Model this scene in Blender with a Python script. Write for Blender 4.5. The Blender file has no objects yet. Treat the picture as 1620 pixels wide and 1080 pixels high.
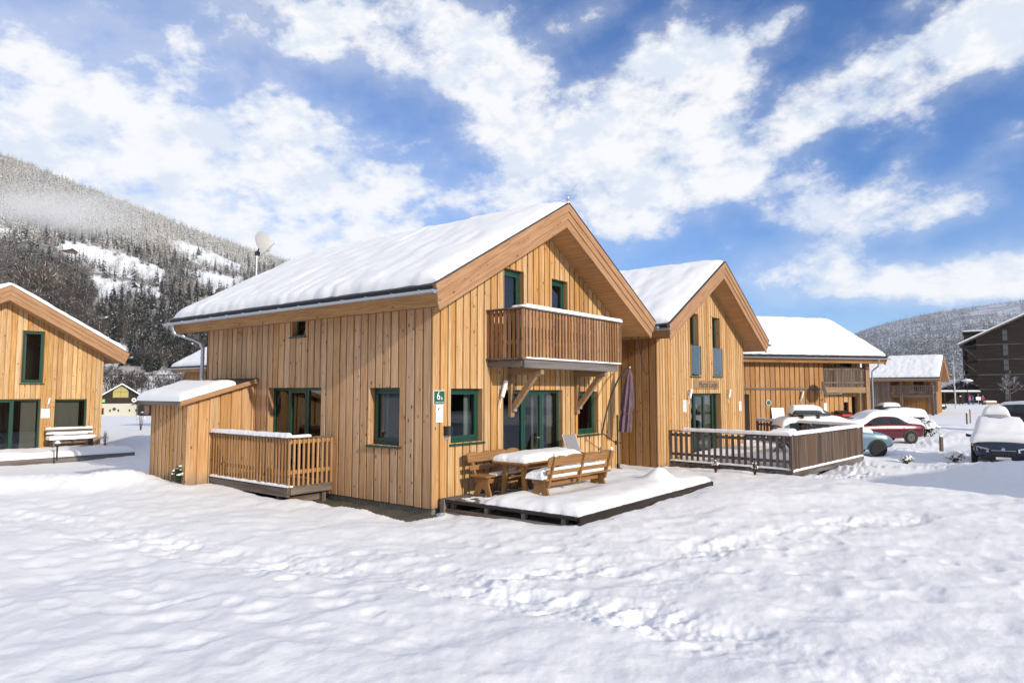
import bpy, math, random
import numpy as np
from mathutils import Vector, Matrix

random.seed(7)
rng = np.random.default_rng(11)
HAZE = 0.00006
C = bpy.context.scene.collection
SC = bpy.context.scene
R = math.radians

# ------------------------------------------------------------------ camera
# world frame: x runs along the gable wall of the near chalet, y along its long wall, origin at its near corner
CAM = np.array([-10.443, -10.384, 2.5])
AZ = R(38.2)
FOC = 1075.0                      # focal length in photo pixels (1620 wide)
TILT = math.atan(78.0/FOC)
FW = np.array([math.cos(AZ), math.sin(AZ), 0.0])
RT = np.array([math.sin(AZ), -math.cos(AZ), 0.0])
cam = bpy.data.cameras.new('camera')
cam.sensor_width = 36.0
cam.lens = FOC/1620*36
cam.clip_start = 0.1
cam.clip_end = 20000
camo = bpy.data.objects.new('camera', cam)
C.objects.link(camo)
camo.location = CAM
camo.rotation_euler = (math.pi/2+TILT, 0, AZ-math.pi/2)
SC.camera = camo

def at(l, d, z=0.0):
    """point l metres to the right of the camera's line and d metres ahead of it"""
    p = CAM + RT*l + FW*d
    return np.array([p[0], p[1], z])

def ray(px, py):
    t = TILT
    f = FW*math.cos(t)+np.array([0, 0, 1])*math.sin(t)
    u = np.array([0, 0, 1])*math.cos(t)-FW*math.sin(t)
    return RT*(px-810)/FOC - u*(py-540)/FOC + f

def gpt(px, py, z=0.0):
    r = ray(px, py)
    return CAM + r*((z-CAM[2])/r[2])

def ld(px, py, z=0.0):
    p = gpt(px, py, z)-CAM
    return float(p @ RT), float(p @ FW)

# ------------------------------------------------------------------ exposure
SC.view_settings.view_transform = 'Standard'
SC.view_settings.look = 'None'
SC.view_settings.exposure = 0.17
SC.view_settings.gamma = 1.0
SC.render.engine = 'CYCLES'
SC.cycles.use_denoising = True
SC.cycles.max_bounces = 8
SC.cycles.diffuse_bounces = 4
SC.cycles.glossy_bounces = 3
SC.cycles.transparent_max_bounces = 12
SC.cycles.volume_bounces = 4
SC.cycles.sample_clamp_indirect = 8

# ------------------------------------------------------------------ sun
LDIR = Vector((0.14, 1.0, -0.37)).normalized()
sun = bpy.data.lights.new('sun', 'SUN')
sun.energy = 4.0
sun.angle = R(0.53)
sun.color = (1.0, 0.90, 0.76)
suno = bpy.data.objects.new('sun', sun)
C.objects.link(suno)
suno.location = (0, -40, 30)
suno.rotation_euler = LDIR.to_track_quat('-Z', 'Y').to_euler()

# ------------------------------------------------------------------ node helper
class NT:
    def __init__(s, tree):
        s.t = tree; s.n = tree.nodes; s.l = tree.links
    def new(s, typ, ins=None, **kw):
        nd = s.n.new(typ)
        for k, v in kw.items():
            setattr(nd, k, v)
        for k, v in (ins or {}).items():
            s.set(nd.inputs[k], v)
        return nd
    def set(s, sock, v):
        if hasattr(v, 'outputs'):
            v = v.outputs[0]
        if isinstance(v, bpy.types.NodeSocket):
            s.l.new(v, sock)
        else:
            if sock.type == 'RGBA' and len(v) == 3:
                v = (*v, 1)
            sock.default_value = v
    def math(s, op, a, b=0.0, c=0.0, clamp=False):
        return s.new('ShaderNodeMath', {0: a, 1: b, 2: c}, operation=op, use_clamp=clamp).outputs[0]
    def mix(s, f, a, b, blend='MIX'):
        nd = s.n.new('ShaderNodeMix'); nd.data_type = 'RGBA'; nd.blend_type = blend
        s.set(nd.inputs[0], f); s.set(nd.inputs[6], a); s.set(nd.inputs[7], b)
        return nd.outputs[2]
    def ramp(s, f, stops, interp='LINEAR'):
        nd = s.n.new('ShaderNodeValToRGB'); s.set(nd.inputs[0], f)
        nd.color_ramp.interpolation = interp
        el = nd.color_ramp.elements
        while len(el) < len(stops): el.new(0.5)
        for e, (p, c) in zip(el, stops):
            e.position = p
            e.color = (c, c, c, 1) if isinstance(c, (int, float)) else (*c, 1)
        return nd.outputs[0]
    def noise(s, vec, scale, detail=4, rough=0.5, dist=0.0):
        return s.new('ShaderNodeTexNoise', {'Vector': vec, 'Scale': scale, 'Detail': detail, 'Roughness': rough, 'Distortion': dist}).outputs[0]
    def smooth(s, v, lo, hi):
        return s.new('ShaderNodeMapRange', {'Value': v, 'From Min': lo, 'From Max': hi}, interpolation_type='SMOOTHSTEP').outputs[0]

# ------------------------------------------------------------------ sky
world = bpy.data.worlds.new('World')
SC.world = world
world.use_nodes = True
W_ = NT(world.node_tree)
W_.n.clear()
sky = W_.new('ShaderNodeTexSky')
sky.sky_type = 'NISHITA'
sky.sun_disc = False
sky.sun_elevation = R(20.1)
sky.sun_rotation = R(188)
sky.altitude = 800
sky.air_density = 1.0
sky.dust_density = 0.6
sky.ozone_density = 2.0
tc = W_.new('ShaderNodeTexCoord')
dirv = tc.outputs['Generated']
sep = W_.new('ShaderNodeSeparateXYZ', {0: dirv})
dr = W_.new('ShaderNodeVectorMath', {0: dirv, 1: tuple(RT)}, operation='DOT_PRODUCT').outputs['Value']
df = W_.new('ShaderNodeVectorMath', {0: dirv, 1: tuple(FW)}, operation='DOT_PRODUCT').outputs['Value']
az = W_.math('ARCTAN2', dr, df)
el = W_.math('ARCSINE', sep.outputs[2])
# flat cloud layer seen in perspective: coordinates on a high plane
hz = W_.math('ADD', W_.math('MAXIMUM', sep.outputs[2], 0.0), 0.22)
plx = W_.math('DIVIDE', dr, hz)
ply = W_.math('DIVIDE', df, hz)
pl = W_.new('ShaderNodeCombineXYZ', {0: plx, 1: ply, 2: 0.0}).outputs[0]
azel = W_.new('ShaderNodeCombineXYZ', {0: az, 1: el, 2: 0.0}).outputs[0]
def pxdir(px, py):
    r = ray(px, py); r = r/np.linalg.norm(r)
    return math.atan2(r @ RT, r @ FW), math.asin(r[2])
# where the banks of cloud stand: place, half width, half height (photo scale), tilt in degrees, weight
CLOUDS = [
    (30, 250, 250, 140, 0, 1.15), (300, 205, 270, 105, -8, 1.15), (520, 250, 190, 75, -16, .8), (400, 325, 230, 105, 8, 1.05),
    (60, 150, 110, 70, 0, .35), (10, 60, 110, 50, 0, .5), (590, 290, 90, 28, 8, .75), (500, 372, 240, 62, 10, 1.1), (180, 320, 230, 90, -14, .9),
    (380, 40, 190, 70, 0, .8), (560, 40, 230, 70, -10, 1.1), (720, 80, 180, 95, -38, 1.15), (820, 150, 110, 90, -50, .9),
    (1010, 180, 190, 95, 30, 1.15), (960, 262, 250, 85, 0, 1.25), (1100, 290, 170, 70, 0, 1.05), (1130, 130, 130, 65, 30, .95),
    (1050, 70, 80, 40, 40, .6), (925, 28, 85, 32, 18, .9), (1235, 38, 45, 24, 20, .7), (1440, 10, 55, 24, 0, .8),
    (1270, 180, 170, 52, 24, 1.05), (1400, 125, 150, 48, 14, 1.0), (1530, 85, 150, 60, 28, 1.1), (1610, 30, 110, 90, 0, 1.2),
    (1350, 360, 120, 55, 8, .85), (1510, 305, 80, 48, 18, .75), (1410, 280, 70, 26, 30, .7), (1300, 325, 90, 40, 0, .7),
    (1480, 445, 250, 42, 0, .95), (1330, 455, 110, 26, 0, .7), (1610, 225, 60, 32, 0, .7), (980, 372, 80, 40, 15, .75),
    (1200, 420, 120, 32, 0, .6), (880, 330, 150, 45, 0, .7), (1600, 430, 140, 50, 0, .8), (160, 60, 160, 60, -10, .32),
]
warp = W_.new('ShaderNodeTexNoise', {'Vector': azel, 'Scale': 9.0, 'Detail': 2.0})
wv = W_.new('ShaderNodeVectorMath', {0: warp.outputs['Color'], 1: (.5, .5, .5)}, operation='SUBTRACT').outputs[0]
wv = W_.new('ShaderNodeVectorMath', {0: wv, 'Scale': 0.03}, operation='SCALE').outputs[0]
azw = W_.new('ShaderNodeVectorMath', {0: azel, 1: wv}, operation='ADD').outputs[0]
tot = None
for (px, py, rx, ry, rot, wt) in CLOUDS:
    a, e = pxdir(px, py)
    k = math.cos(e)*math.cos(a)/FOC*1.45
    mp = W_.new('ShaderNodeMapping', {'Vector': azw, 'Location': (a, e, 0), 'Rotation': (0, 0, R(rot)), 'Scale': (rx*k, ry*k, 1)}, vector_type='TEXTURE')
    g = W_.new('ShaderNodeTexGradient', {0: mp}, gradient_type='SPHERICAL').outputs[1]
    g = W_.math('MULTIPLY', g, wt*0.98)
    tot = g if tot is None else W_.math('ADD', tot, g)
# beyond the banks: unseen cloud cover, thickened to raise the ambient light
back = W_.smooth(df, 0.55, 0.1)
tot = W_.math('ADD', tot, W_.math('MULTIPLY', back, 0.75))
tot = W_.math('MINIMUM', tot, 1.15)
azs = W_.new('ShaderNodeMapping', {'Vector': azel, 'Rotation': (0, 0, R(-24)), 'Scale': (1.0, 1.55, 1.0)}).outputs[0]
n1 = W_.noise(azs, 10.0, 8, 0.64, 0.0)
n2 = W_.noise(azs, 24.0, 5, 0.6, 0.0)
nn = W_.math('ADD', W_.math('MULTIPLY', W_.math('SUBTRACT', n1, 0.5), 2.9), W_.math('MULTIPLY', W_.math('SUBTRACT', n2, 0.5), 0.55))
dens = W_.smooth(W_.math('ADD', tot, nn), 0.22, 1.22)
hazy = W_.math('ADD', W_.math('MULTIPLY', W_.smooth(az, 0.35, -0.75), 0.26), W_.math('MULTIPLY', W_.smooth(el, 0.30, 0.0), 0.22))
veil = W_.math('ADD', W_.math('MULTIPLY', W_.smooth(W_.math('ADD', tot, W_.math('MULTIPLY', W_.math('SUBTRACT', n1, 0.5), 1.6)), -0.1, 0.8), 0.22), hazy)
dens = W_.math('MAXIMUM', W_.math('MULTIPLY', dens, 0.95), W_.math('MINIMUM', W_.math('ADD', veil, 0.0), 0.8))
lit = W_.noise(W_.new('ShaderNodeVectorMath', {0: azs, 1: (3.1, 1.7, 0)}, operation='ADD').outputs[0], 10.0, 4, 0.6, 0.0)
lit = W_.math('ADD', lit, W_.math('MULTIPLY', W_.math('SUBTRACT', n2, 0.5), 0.35))
ccol = W_.mix(W_.smooth(lit, 0.38, 0.56), (4.7, 5.1, 5.7), (6.1, 6.1, 6.1))
skyc = W_.mix(1.0, sky.outputs[0], (1.0, 1.0, 1.0), 'MULTIPLY')
SKYMUL = skyc.node.inputs[7]
SKYMUL.default_value = (0.25, 0.59, 1.00, 1)
col = W_.mix(dens, skyc, ccol)
bg = W_.new('ShaderNodeBackground', {'Color': col, 'Strength': 0.15})
out = W_.new('ShaderNodeOutputWorld', {'Surface': bg.outputs[0]})

# ------------------------------------------------------------------ noise for geometry
_perm = np.random.default_rng(5).permutation(512)
_perm = np.concatenate([_perm, _perm, _perm])
_ang = np.random.default_rng(6).uniform(0, 2*np.pi, 512)
_gx, _gy = np.cos(_ang), np.sin(_ang)
def pn(x, y, seed=0):
    x = np.asarray(x, float)+seed*17.31; y = np.asarray(y, float)+seed*9.77
    xi = np.floor(x).astype(int); yi = np.floor(y).astype(int)
    xf = x-xi; yf = y-yi
    u = xf*xf*xf*(xf*(xf*6-15)+10); v = yf*yf*yf*(yf*(yf*6-15)+10)
    def g(ix, iy, dx, dy):
        h = _perm[(_perm[ix & 511]+iy) & 511] & 511
        return _gx[h]*dx+_gy[h]*dy
    a = g(xi, yi, xf, yf); b = g(xi+1, yi, xf-1, yf)
    c = g(xi, yi+1, xf, yf-1); d = g(xi+1, yi+1, xf-1, yf-1)
    return (a+(b-a)*u)+((c+(d-c)*u)-(a+(b-a)*u))*v
def fbm(x, y, o=4, seed=0, gain=.5):
    s = 0; a = 1; f = 1
    for i in range(o):
        s = s+a*pn(np.asarray(x)*f, np.asarray(y)*f, seed+i); a *= gain; f *= 2.03
    return s
def sm(lo, hi, v):
    t = np.clip((np.asarray(v, float)-lo)/(hi-lo), 0, 1)
    return t*t*(3-2*t)

# ------------------------------------------------------------------ mesh builder
class MB:
    def __init__(s):
        s.v = []; s.f = []; s.M = None; s.flip = False
    def plane(s, o, u, n):
        """following boxes are given as (along, outward, up) on a wall"""
        u = np.array(u, float); n = np.array(n, float)
        s.M = (np.array(o, float), u, n, np.array([0, 0, 1.]))
        s.flip = np.dot(np.cross(u, n), s.M[3]) < 0
        return s
    def add(s, vs, fs):
        b = len(s.v)
        if s.M is not None:
            o, u, n, w = s.M
            vs = [tuple(o+u*p[0]+n*p[1]+w*p[2]) for p in vs]
        s.v.extend([tuple(map(float, p)) for p in vs])
        for f in fs:
            f = [b+i for i in f]
            s.f.append(f[::-1] if s.flip else f)
    def hexa(s, p):
        s.add(p, [(0, 3, 2, 1), (4, 5, 6, 7), (0, 1, 5, 4), (1, 2, 6, 5), (2, 3, 7, 6), (3, 0, 4, 7)])
    def box(s, a, b):
        x0, y0, z0 = a; x1, y1, z1 = b
        s.hexa([(x0, y0, z0), (x1, y0, z0), (x1, y1, z0), (x0, y1, z0), (x0, y0, z1), (x1, y0, z1), (x1, y1, z1), (x0, y1, z1)])
    def beam(s, p, q, w, h, up=(0, 0, 1)):
        p = Vector(p); q = Vector(q); d = (q-p).normalized(); up = Vector(up)
        sd = d.cross(up)
        if sd.length < 1e-4: sd = d.cross(Vector((1, 0, 0)))
        sd.normalize(); u2 = sd.cross(d)
        a = sd*w/2; b = u2*h/2
        s.hexa([p-a-b, p+a-b, q+a-b, q-a-b, p-a+b, p+a+b, q+a+b, q-a+b])
    def prism(s, poly, d0, d1, axis):
        """poly: 2-D points; axis 'y': (x,z) extruded in y; 'x': (y,z); 'z': (x,y)"""
        n = len(poly)
        def mk(p, d):
            return {'y': (p[0], d, p[1]), 'x': (d, p[0], p[1]), 'z': (p[0], p[1], d)}[axis]
        vs = [mk(p, d0) for p in poly]+[mk(p, d1) for p in poly]
        area = sum(poly[i][0]*poly[(i+1) % n][1]-poly[(i+1) % n][0]*poly[i][1] for i in range(n))
        ccw = area > 0
        if axis == 'y': ccw = not ccw
        f0 = tuple(range(n)); f1 = tuple(range(n, 2*n))
        fs = [f0[::-1] if ccw else f0, f1 if ccw else f1[::-1]]
        for i in range(n):
            j = (i+1) % n
            q = (i, j, n+j, n+i)
            fs.append(q if ccw else q[::-1])
        s.add(vs, fs)
    def tube(s, pts, r, n=8, cap=True):
        pts = [Vector(p) for p in pts]; m = len(pts)
        rr = r if hasattr(r, '__len__') else [r]*m
        vs = []; fs = []; prev = None
        for i, p in enumerate(pts):
            d = (pts[min(i+1, m-1)]-pts[max(i-1, 0)]).normalized()
            if prev is None:
                a = d.cross(Vector((0, 0, 1)))
                if a.length < 1e-3: a = d.cross(Vector((1, 0, 0)))
            else:
                a = prev-d*prev.dot(d)
            a.normalize(); prev = a; b = d.cross(a)
            for k in range(n):
                t = 2*math.pi*k/n
                vs.append(p+(a*math.cos(t)+b*math.sin(t))*rr[i])
        for i in range(m-1):
            for k in range(n):
                k2 = (k+1) % n
                fs.append((i*n+k, i*n+k2, (i+1)*n+k2, (i+1)*n+k))
        if cap:
            fs.append(tuple(range(n))[::-1]); fs.append(tuple(range((m-1)*n, m*n)))
        s.add(vs, fs)
    def lathe(s, prof, c=(0, 0, 0), n=20, axis='z'):
        vs = []; fs = []; m = len(prof)
        for (r, h) in prof:
            for k in range(n):
                t = 2*math.pi*k/n
                p = (r*math.cos(t), r*math.sin(t), h)
                if axis == 'x': p = (p[2], p[0], p[1])
                if axis == 'y': p = (p[1], p[2], p[0])
                vs.append((c[0]+p[0], c[1]+p[1], c[2]+p[2]))
        for i in range(m-1):
            for k in range(n):
                k2 = (k+1) % n
                fs.append((i*n+k, i*n+k2, (i+1)*n+k2, (i+1)*n+k))
        fs.append(tuple(range(n))[::-1]); fs.append(tuple(range((m-1)*n, m*n)))
        s.add(vs, fs)
    def grid(s, P, flip=False):
        """P: (a, b, 3) array of points"""
        P = np.asarray(P); a, b = P.shape[:2]
        vs = P.reshape(-1, 3)
        fs = []
        for i in range(a-1):
            for j in range(b-1):
                q = (i*b+j, (i+1)*b+j, (i+1)*b+j+1, i*b+j+1)
                fs.append(q[::-1] if flip else q)
        s.add(vs, fs)
    def build(s, name, mat, parent=None, smooth=None, bevel=0.0):
        me = bpy.data.meshes.new(name)
        me.from_pydata(s.v, [], s.f)
        if smooth is not None:
            me.polygons.foreach_set('use_smooth', [True]*len(me.polygons))
            if smooth < 180:
                me.set_sharp_from_angle(angle=R(smooth))
        me.update()
        return link(name, me, mat, parent, bevel)

def link(name, me, mat, parent=None, bevel=0.0):
    o = bpy.data.objects.new(name, me)
    C.objects.link(o)
    if mat is not None:
        me.materials.append(mat)
    if parent is not None:
        o.parent = parent
    if bevel > 0:
        b = o.modifiers.new('bevel', 'BEVEL'); b.width = bevel; b.segments = 1; b.limit_method = 'ANGLE'; b.angle_limit = R(40)
    return o

def np_mesh(name, V, F, mat, parent=None, smooth=True):
    """fast mesh from arrays (all faces of the same size)"""
    V = np.asarray(V, np.float32); F = np.asarray(F, np.int32)
    me = bpy.data.meshes.new(name)
    k = F.shape[1]
    me.vertices.add(len(V)); me.vertices.foreach_set('co', V.ravel())
    me.loops.add(F.size); me.loops.foreach_set('vertex_index', F.ravel())
    me.polygons.add(len(F)); me.polygons.foreach_set('loop_start', np.arange(0, F.size, k, dtype=np.int32))
    me.polygons.foreach_set('use_smooth', np.full(len(F), smooth))
    me.update(calc_edges=True)
    me.validate()
    return link(name, me, mat, parent)

def grid_faces(a, b, wrap=False):
    i = np.arange(a-1)[:, None]; j = np.arange(b if wrap else b-1)[None, :]
    j2 = (j+1) % b
    return np.stack([i*b+j, (i+1)*b+j, (i+1)*b+j2, i*b+j2], -1).reshape(-1, 4)

def tag(o, label, cat, group=None):
    o['label'] = label; o['category'] = cat
    if group: o['group'] = group
    return o
def thing(name, label, cat, loc=(0, 0, 0), rot=0.0, group=None):
    o = bpy.data.objects.new(name, None); C.objects.link(o)
    o.empty_display_size = 0.3
    o.location = tuple(loc); o.rotation_euler = (0, 0, R(rot))
    return tag(o, label, cat, group)
def setting(o, kind='structure'):
    o['kind'] = kind
    return o
def copy_tree(o, parent=None):
    c = o.copy(); C.objects.link(c)
    if parent is not None: c.parent = parent
    for ch in o.children: copy_tree(ch, c)
    return c

# ------------------------------------------------------------------ materials
def mat(name, build=None, **kw):
    m = bpy.data.materials.new(name); m.use_nodes = True
    t = NT(m.node_tree); b = t.n['Principled BSDF']
    for k, v in kw.items():
        t.set(b.inputs[k.replace('_', ' ')], v)
    if build: build(t, b)
    return m

def wood(name, cA, cB, axis='z', knots=1.0, rough=0.65, grey=0.0, greyc=(0.30, 0.27, 0.24), lines=None, low=None, rot=0.0, knotcol=(0.10, 0.045, 0.018)):
    """planed softwood: every board its own tone, grain along axis, knots, optional greying"""
    def f(t, b):
        geo = t.new('ShaderNodeNewGeometry')
        rnd = geo.outputs['Random Per Island']
        tcn = t.new('ShaderNodeTexCoord')
        off = t.new('ShaderNodeCombineXYZ', {0: t.math('MULTIPLY', rnd, 37.0), 1: t.math('MULTIPLY', rnd, 91.0), 2: t.math('MULTIPLY', rnd, 53.0)})
        v = t.new('ShaderNodeVectorMath', {0: tcn.outputs['Object'], 1: off}, operation='ADD').outputs[0]
        i = 'xyz'.index(axis)
        if rot: v = t.new('ShaderNodeMapping', {'Vector': v, 'Rotation': (0, R(rot), 0)}, vector_type='TEXTURE').outputs[0]
        def sc(across, along):
            s = [across]*3; s[i] = along
            return t.new('ShaderNodeMapping', {'Vector': v, 'Scale': tuple(s)}).outputs[0]
        g1 = t.noise(sc(26, 1.1), 1.0, 5, 0.6, 0.4)
        g2 = t.noise(sc(95, 2.4), 1.0, 3, 0.6)
        base = t.mix(t.smooth(rnd, -0.08, 1.08), cA, cB)
        grain = t.math('ADD', t.math('MULTIPLY', t.smooth(g1, 0.3, 0.7), 0.42), t.math('MULTIPLY', t.smooth(g2, 0.35, 0.65), 0.22))
        base = t.mix(t.math('SUBTRACT', 0.95, grain), base, t.mix(1.0, base, (0.46, 0.34, 0.23), 'MULTIPLY'))
        wn = t.new('ShaderNodeTexWhiteNoise', {'Vector': off})
        base = t.new('ShaderNodeHueSaturation', {'Hue': 0.5, 'Saturation': t.new('ShaderNodeMapRange', {'Value': wn.outputs[0], 'To Min': 0.90, 'To Max': 1.06}).outputs[0],
                     'Value': t.new('ShaderNodeMapRange', {'Value': t.math('FRACT', t.math('MULTIPLY', rnd, 7.31)), 'To Min': 0.88, 'To Max': 1.10}).outputs[0], 'Color': base}).outputs[0]
        if grey > 0:
            gn = t.noise(sc(5, 0.35), 1.0, 4, 0.6)
            base = t.mix(t.math('MULTIPLY', t.smooth(gn, 0.62-0.5*grey, 0.85-0.4*grey), min(1.0, grey*1.6)), base, greyc)
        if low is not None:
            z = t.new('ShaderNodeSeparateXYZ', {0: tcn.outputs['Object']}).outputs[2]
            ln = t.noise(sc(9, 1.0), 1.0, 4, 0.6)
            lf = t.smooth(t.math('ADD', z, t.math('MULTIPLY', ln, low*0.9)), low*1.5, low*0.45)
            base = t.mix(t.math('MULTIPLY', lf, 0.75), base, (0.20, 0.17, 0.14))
        if knots > 0:
            vo = t.new('ShaderNodeTexVoronoi', {'Vector': sc(8.5, 4.6), 'Scale': 1.0, 'Randomness': 1.0})
            kd = t.math('ADD', vo.outputs['Distance'], t.math('MULTIPLY', t.math('SUBTRACT', g2, 0.5), 0.05))
            ks = t.new('ShaderNodeSeparateColor', {0: vo.outputs['Color']})
            rad = t.math('MULTIPLY', ks.outputs[0], 0.215)
            kk = t.math('MULTIPLY', t.smooth(t.math('SUBTRACT', rad, kd), -0.03, 0.02), t.math('GREATER_THAN', ks.outputs[1], 0.38))
            base = t.mix(t.math('MULTIPLY', kk, 0.85*knots), base, knotcol)
        if lines:
            x = t.new('ShaderNodeSeparateXYZ', {0: tcn.outputs['Object']}).outputs['xyz'.index(lines[0])]
            fr = t.math('FRACT', t.math('DIVIDE', x, lines[1]))
            base = t.mix(t.math('MULTIPLY', t.math('LESS_THAN', fr, lines[2]), 0.8), base, (0.05, 0.03, 0.015))
        t.set(b.inputs['Base Color'], base)
        t.set(b.inputs['Roughness'], rough)
        t.set(b.inputs['Specular IOR Level'], 0.3)
        bp = t.new('ShaderNodeBump', {'Strength': 0.25, 'Distance': 0.004, 'Height': t.math('ADD', g1, g2)})
        t.set(b.inputs['Normal'], bp)
    return mat(name, f)

def snow_mat(name, s1=22.0, s2=110.0, st=0.30, dist=0.025):
    def f(t, b):
        p = t.new('ShaderNodeTexCoord').outputs['Object']
        a = t.noise(p, s1, 5, 0.6); c = t.noise(p, s2, 3, 0.6)
        h = t.math('ADD', a, t.math('MULTIPLY', c, 0.25))
        t.set(b.inputs['Base Color'], t.mix(a, (0.85, 0.848, 0.845), (0.90, 0.895, 0.885)))
        b.inputs['Roughness'].default_value = 0.75
        b.inputs['Specular IOR Level'].default_value = 0.25
        t.set(b.inputs['Normal'], t.new('ShaderNodeBump', {'Strength': st, 'Distance': dist, 'Height': h}))
    return mat(name, f)

M = {}
M['snow'] = snow_mat('snow')
M['snow_far'] = snow_mat('snow_far', 0.05, 0.5, 0.3, 2.0)
LA, LB = (0.64, 0.40, 0.19), (0.55, 0.31, 0.125)
for a in 'xyz':
    M['larch_'+a] = wood('larch_'+a, LA, LB, a)
    M['weathered_'+a] = wood('weathered_'+a, (0.25, 0.165, 0.105), (0.14, 0.09, 0.058), a, 0.5, 0.8, 0.5, (0.20, 0.18, 0.165))
    M['grey_'+a] = wood('grey_'+a, (0.16, 0.125, 0.105), (0.11, 0.08, 0.065), a, 0.3, 0.85, 0.6, (0.17, 0.155, 0.15))
    M['pale_'+a] = wood('pale_'+a, (0.52, 0.37, 0.20), (0.46, 0.30, 0.15), a, 0.6)
    M['oiled_'+a] = wood('oiled_'+a, (0.50, 0.28, 0.085), (0.42, 0.22, 0.06), a, 0.7, 0.55, knotcol=(.12, .05, .02))
    M['barge_'+a] = wood('barge_'+a, (0.66, 0.41, 0.21), (0.57, 0.33, 0.155), a, 0.9)
    M['dark_'+a] = wood('dark_'+a, (0.055, 0.042, 0.034), (0.035, 0.026, 0.021), a, 0.2, 0.85, 0.3, (0.075, 0.065, 0.06))
M['slope_left'] = wood('barge_rising', (0.66, 0.41, 0.21), (0.57, 0.33, 0.155), 'x', 0.9, rot=-29.03)
M['slope_right'] = wood('barge_falling', (0.66, 0.41, 0.21), (0.57, 0.33, 0.155), 'x', 0.9, rot=29.03)
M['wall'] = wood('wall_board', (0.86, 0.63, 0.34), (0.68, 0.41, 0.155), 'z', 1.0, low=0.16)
M['wall_pale'] = wood('wall_board_pale', (0.84, 0.60, 0.375), (0.72, 0.475, 0.265), 'z', 1.0, grey=0.12, greyc=(0.62, 0.53, 0.45))
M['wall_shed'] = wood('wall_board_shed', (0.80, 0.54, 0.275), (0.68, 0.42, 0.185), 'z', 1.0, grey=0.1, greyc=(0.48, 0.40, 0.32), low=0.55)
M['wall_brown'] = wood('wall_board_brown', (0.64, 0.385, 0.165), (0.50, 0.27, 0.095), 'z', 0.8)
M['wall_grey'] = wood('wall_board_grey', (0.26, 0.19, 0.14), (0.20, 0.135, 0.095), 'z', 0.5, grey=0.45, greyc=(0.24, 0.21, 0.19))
M['soffit'] = wood('soffit_board', (0.62, 0.385, 0.18), (0.60, 0.37, 0.165), 'y', 0.25, lines=('x', 0.118, 0.05))
M['baluster'] = wood('baluster', (0.52, 0.33, 0.185), (0.33, 0.175, 0.085), 'z', 0.7, 0.7, 0.2, (0.36, 0.29, 0.23))
M['fence'] = wood('fence_board', (0.20, 0.135, 0.092), (0.085, 0.058, 0.043), 'z', 0.4, 0.85, 0.35, (0.19, 0.165, 0.15))
M['green'] = mat('green_frame', Base_Color=(0.008, 0.052, 0.034), Roughness=0.4)
M['metal'] = mat('zinc', lambda t, b: (t.set(b.inputs['Roughness'], t.new('ShaderNodeMapRange', {'Value': t.noise(t.new('ShaderNodeTexCoord').outputs['Object'], 9, 4), 'To Min': .28, 'To Max': .5}).outputs[0])), Base_Color=(0.46, 0.49, 0.53), Metallic=0.85)
M['roofmetal'] = mat('dark_roof_sheet', Base_Color=(0.035, 0.037, 0.042), Roughness=0.5, Metallic=0.3)
M['steel'] = mat('galvanised_steel', Base_Color=(0.55, 0.56, 0.58), Metallic=0.8, Roughness=0.4)
M['concrete'] = mat('concrete', lambda t, b: t.set(b.inputs['Base Color'], t.ramp(t.noise(t.new('ShaderNodeTexCoord').outputs['Object'], 6, 8, .65), [(.3, (.13, .115, .09)), (.7, (.26, .24, .20))])), Roughness=0.9)
M['soil'] = mat('soil', lambda t, b: (t.set(b.inputs['Base Color'], t.ramp(t.noise(t.new('ShaderNodeTexCoord').outputs['Object'], 18, 8, .7), [(.3, (.05, .042, .028)), (.6, (.11, .095, .06)), (.8, (.20, .18, .13))])),
        t.set(b.inputs['Normal'], t.new('ShaderNodeBump', {'Strength': .8, 'Distance': .03, 'Height': t.noise(t.new('ShaderNodeTexCoord').outputs['Object'], 30, 6, .7)}))), Roughness=0.95)
M['black'] = mat('black_plastic', Base_Color=(0.012, 0.012, 0.014), Roughness=0.45)
M['rubber'] = mat('tyre_rubber', Base_Color=(0.014, 0.014, 0.015), Roughness=0.85)
M['white'] = mat('white_paint', Base_Color=(0.80, 0.80, 0.79), Roughness=0.45)
M['paper'] = mat('paper', Base_Color=(0.86, 0.86, 0.87), Roughness=0.7)
M['ink'] = mat('ink', Base_Color=(0.02, 0.02, 0.025), Roughness=0.6)
M['signgreen'] = mat('sign_green', Base_Color=(0.012, 0.10, 0.05), Roughness=0.4)
M['room'] = mat('room_floor', Base_Color=(0.028, 0.021, 0.016), Roughness=0.6)  # near-black colour stands in for the shade of unlit rooms
M['cloth'] = mat('parasol_cloth', lambda t, b: (t.set(b.inputs['Base Color'], t.ramp(t.noise(t.new('ShaderNodeTexCoord').outputs['Object'], 8, 5), [(.3, (.105, .065, .085)), (.7, (.155, .10, .125))]))), Roughness=0.85)
M['curtain'] = mat('curtain_cloth', Base_Color=(0.50, 0.42, 0.34), Roughness=0.9)
M['curtain_pale'] = mat('curtain_cloth_pale', Base_Color=(0.72, 0.68, 0.62), Roughness=0.9)
M['greysling'] = mat('chair_fabric', Base_Color=(0.22, 0.22, 0.225), Roughness=0.7)

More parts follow.
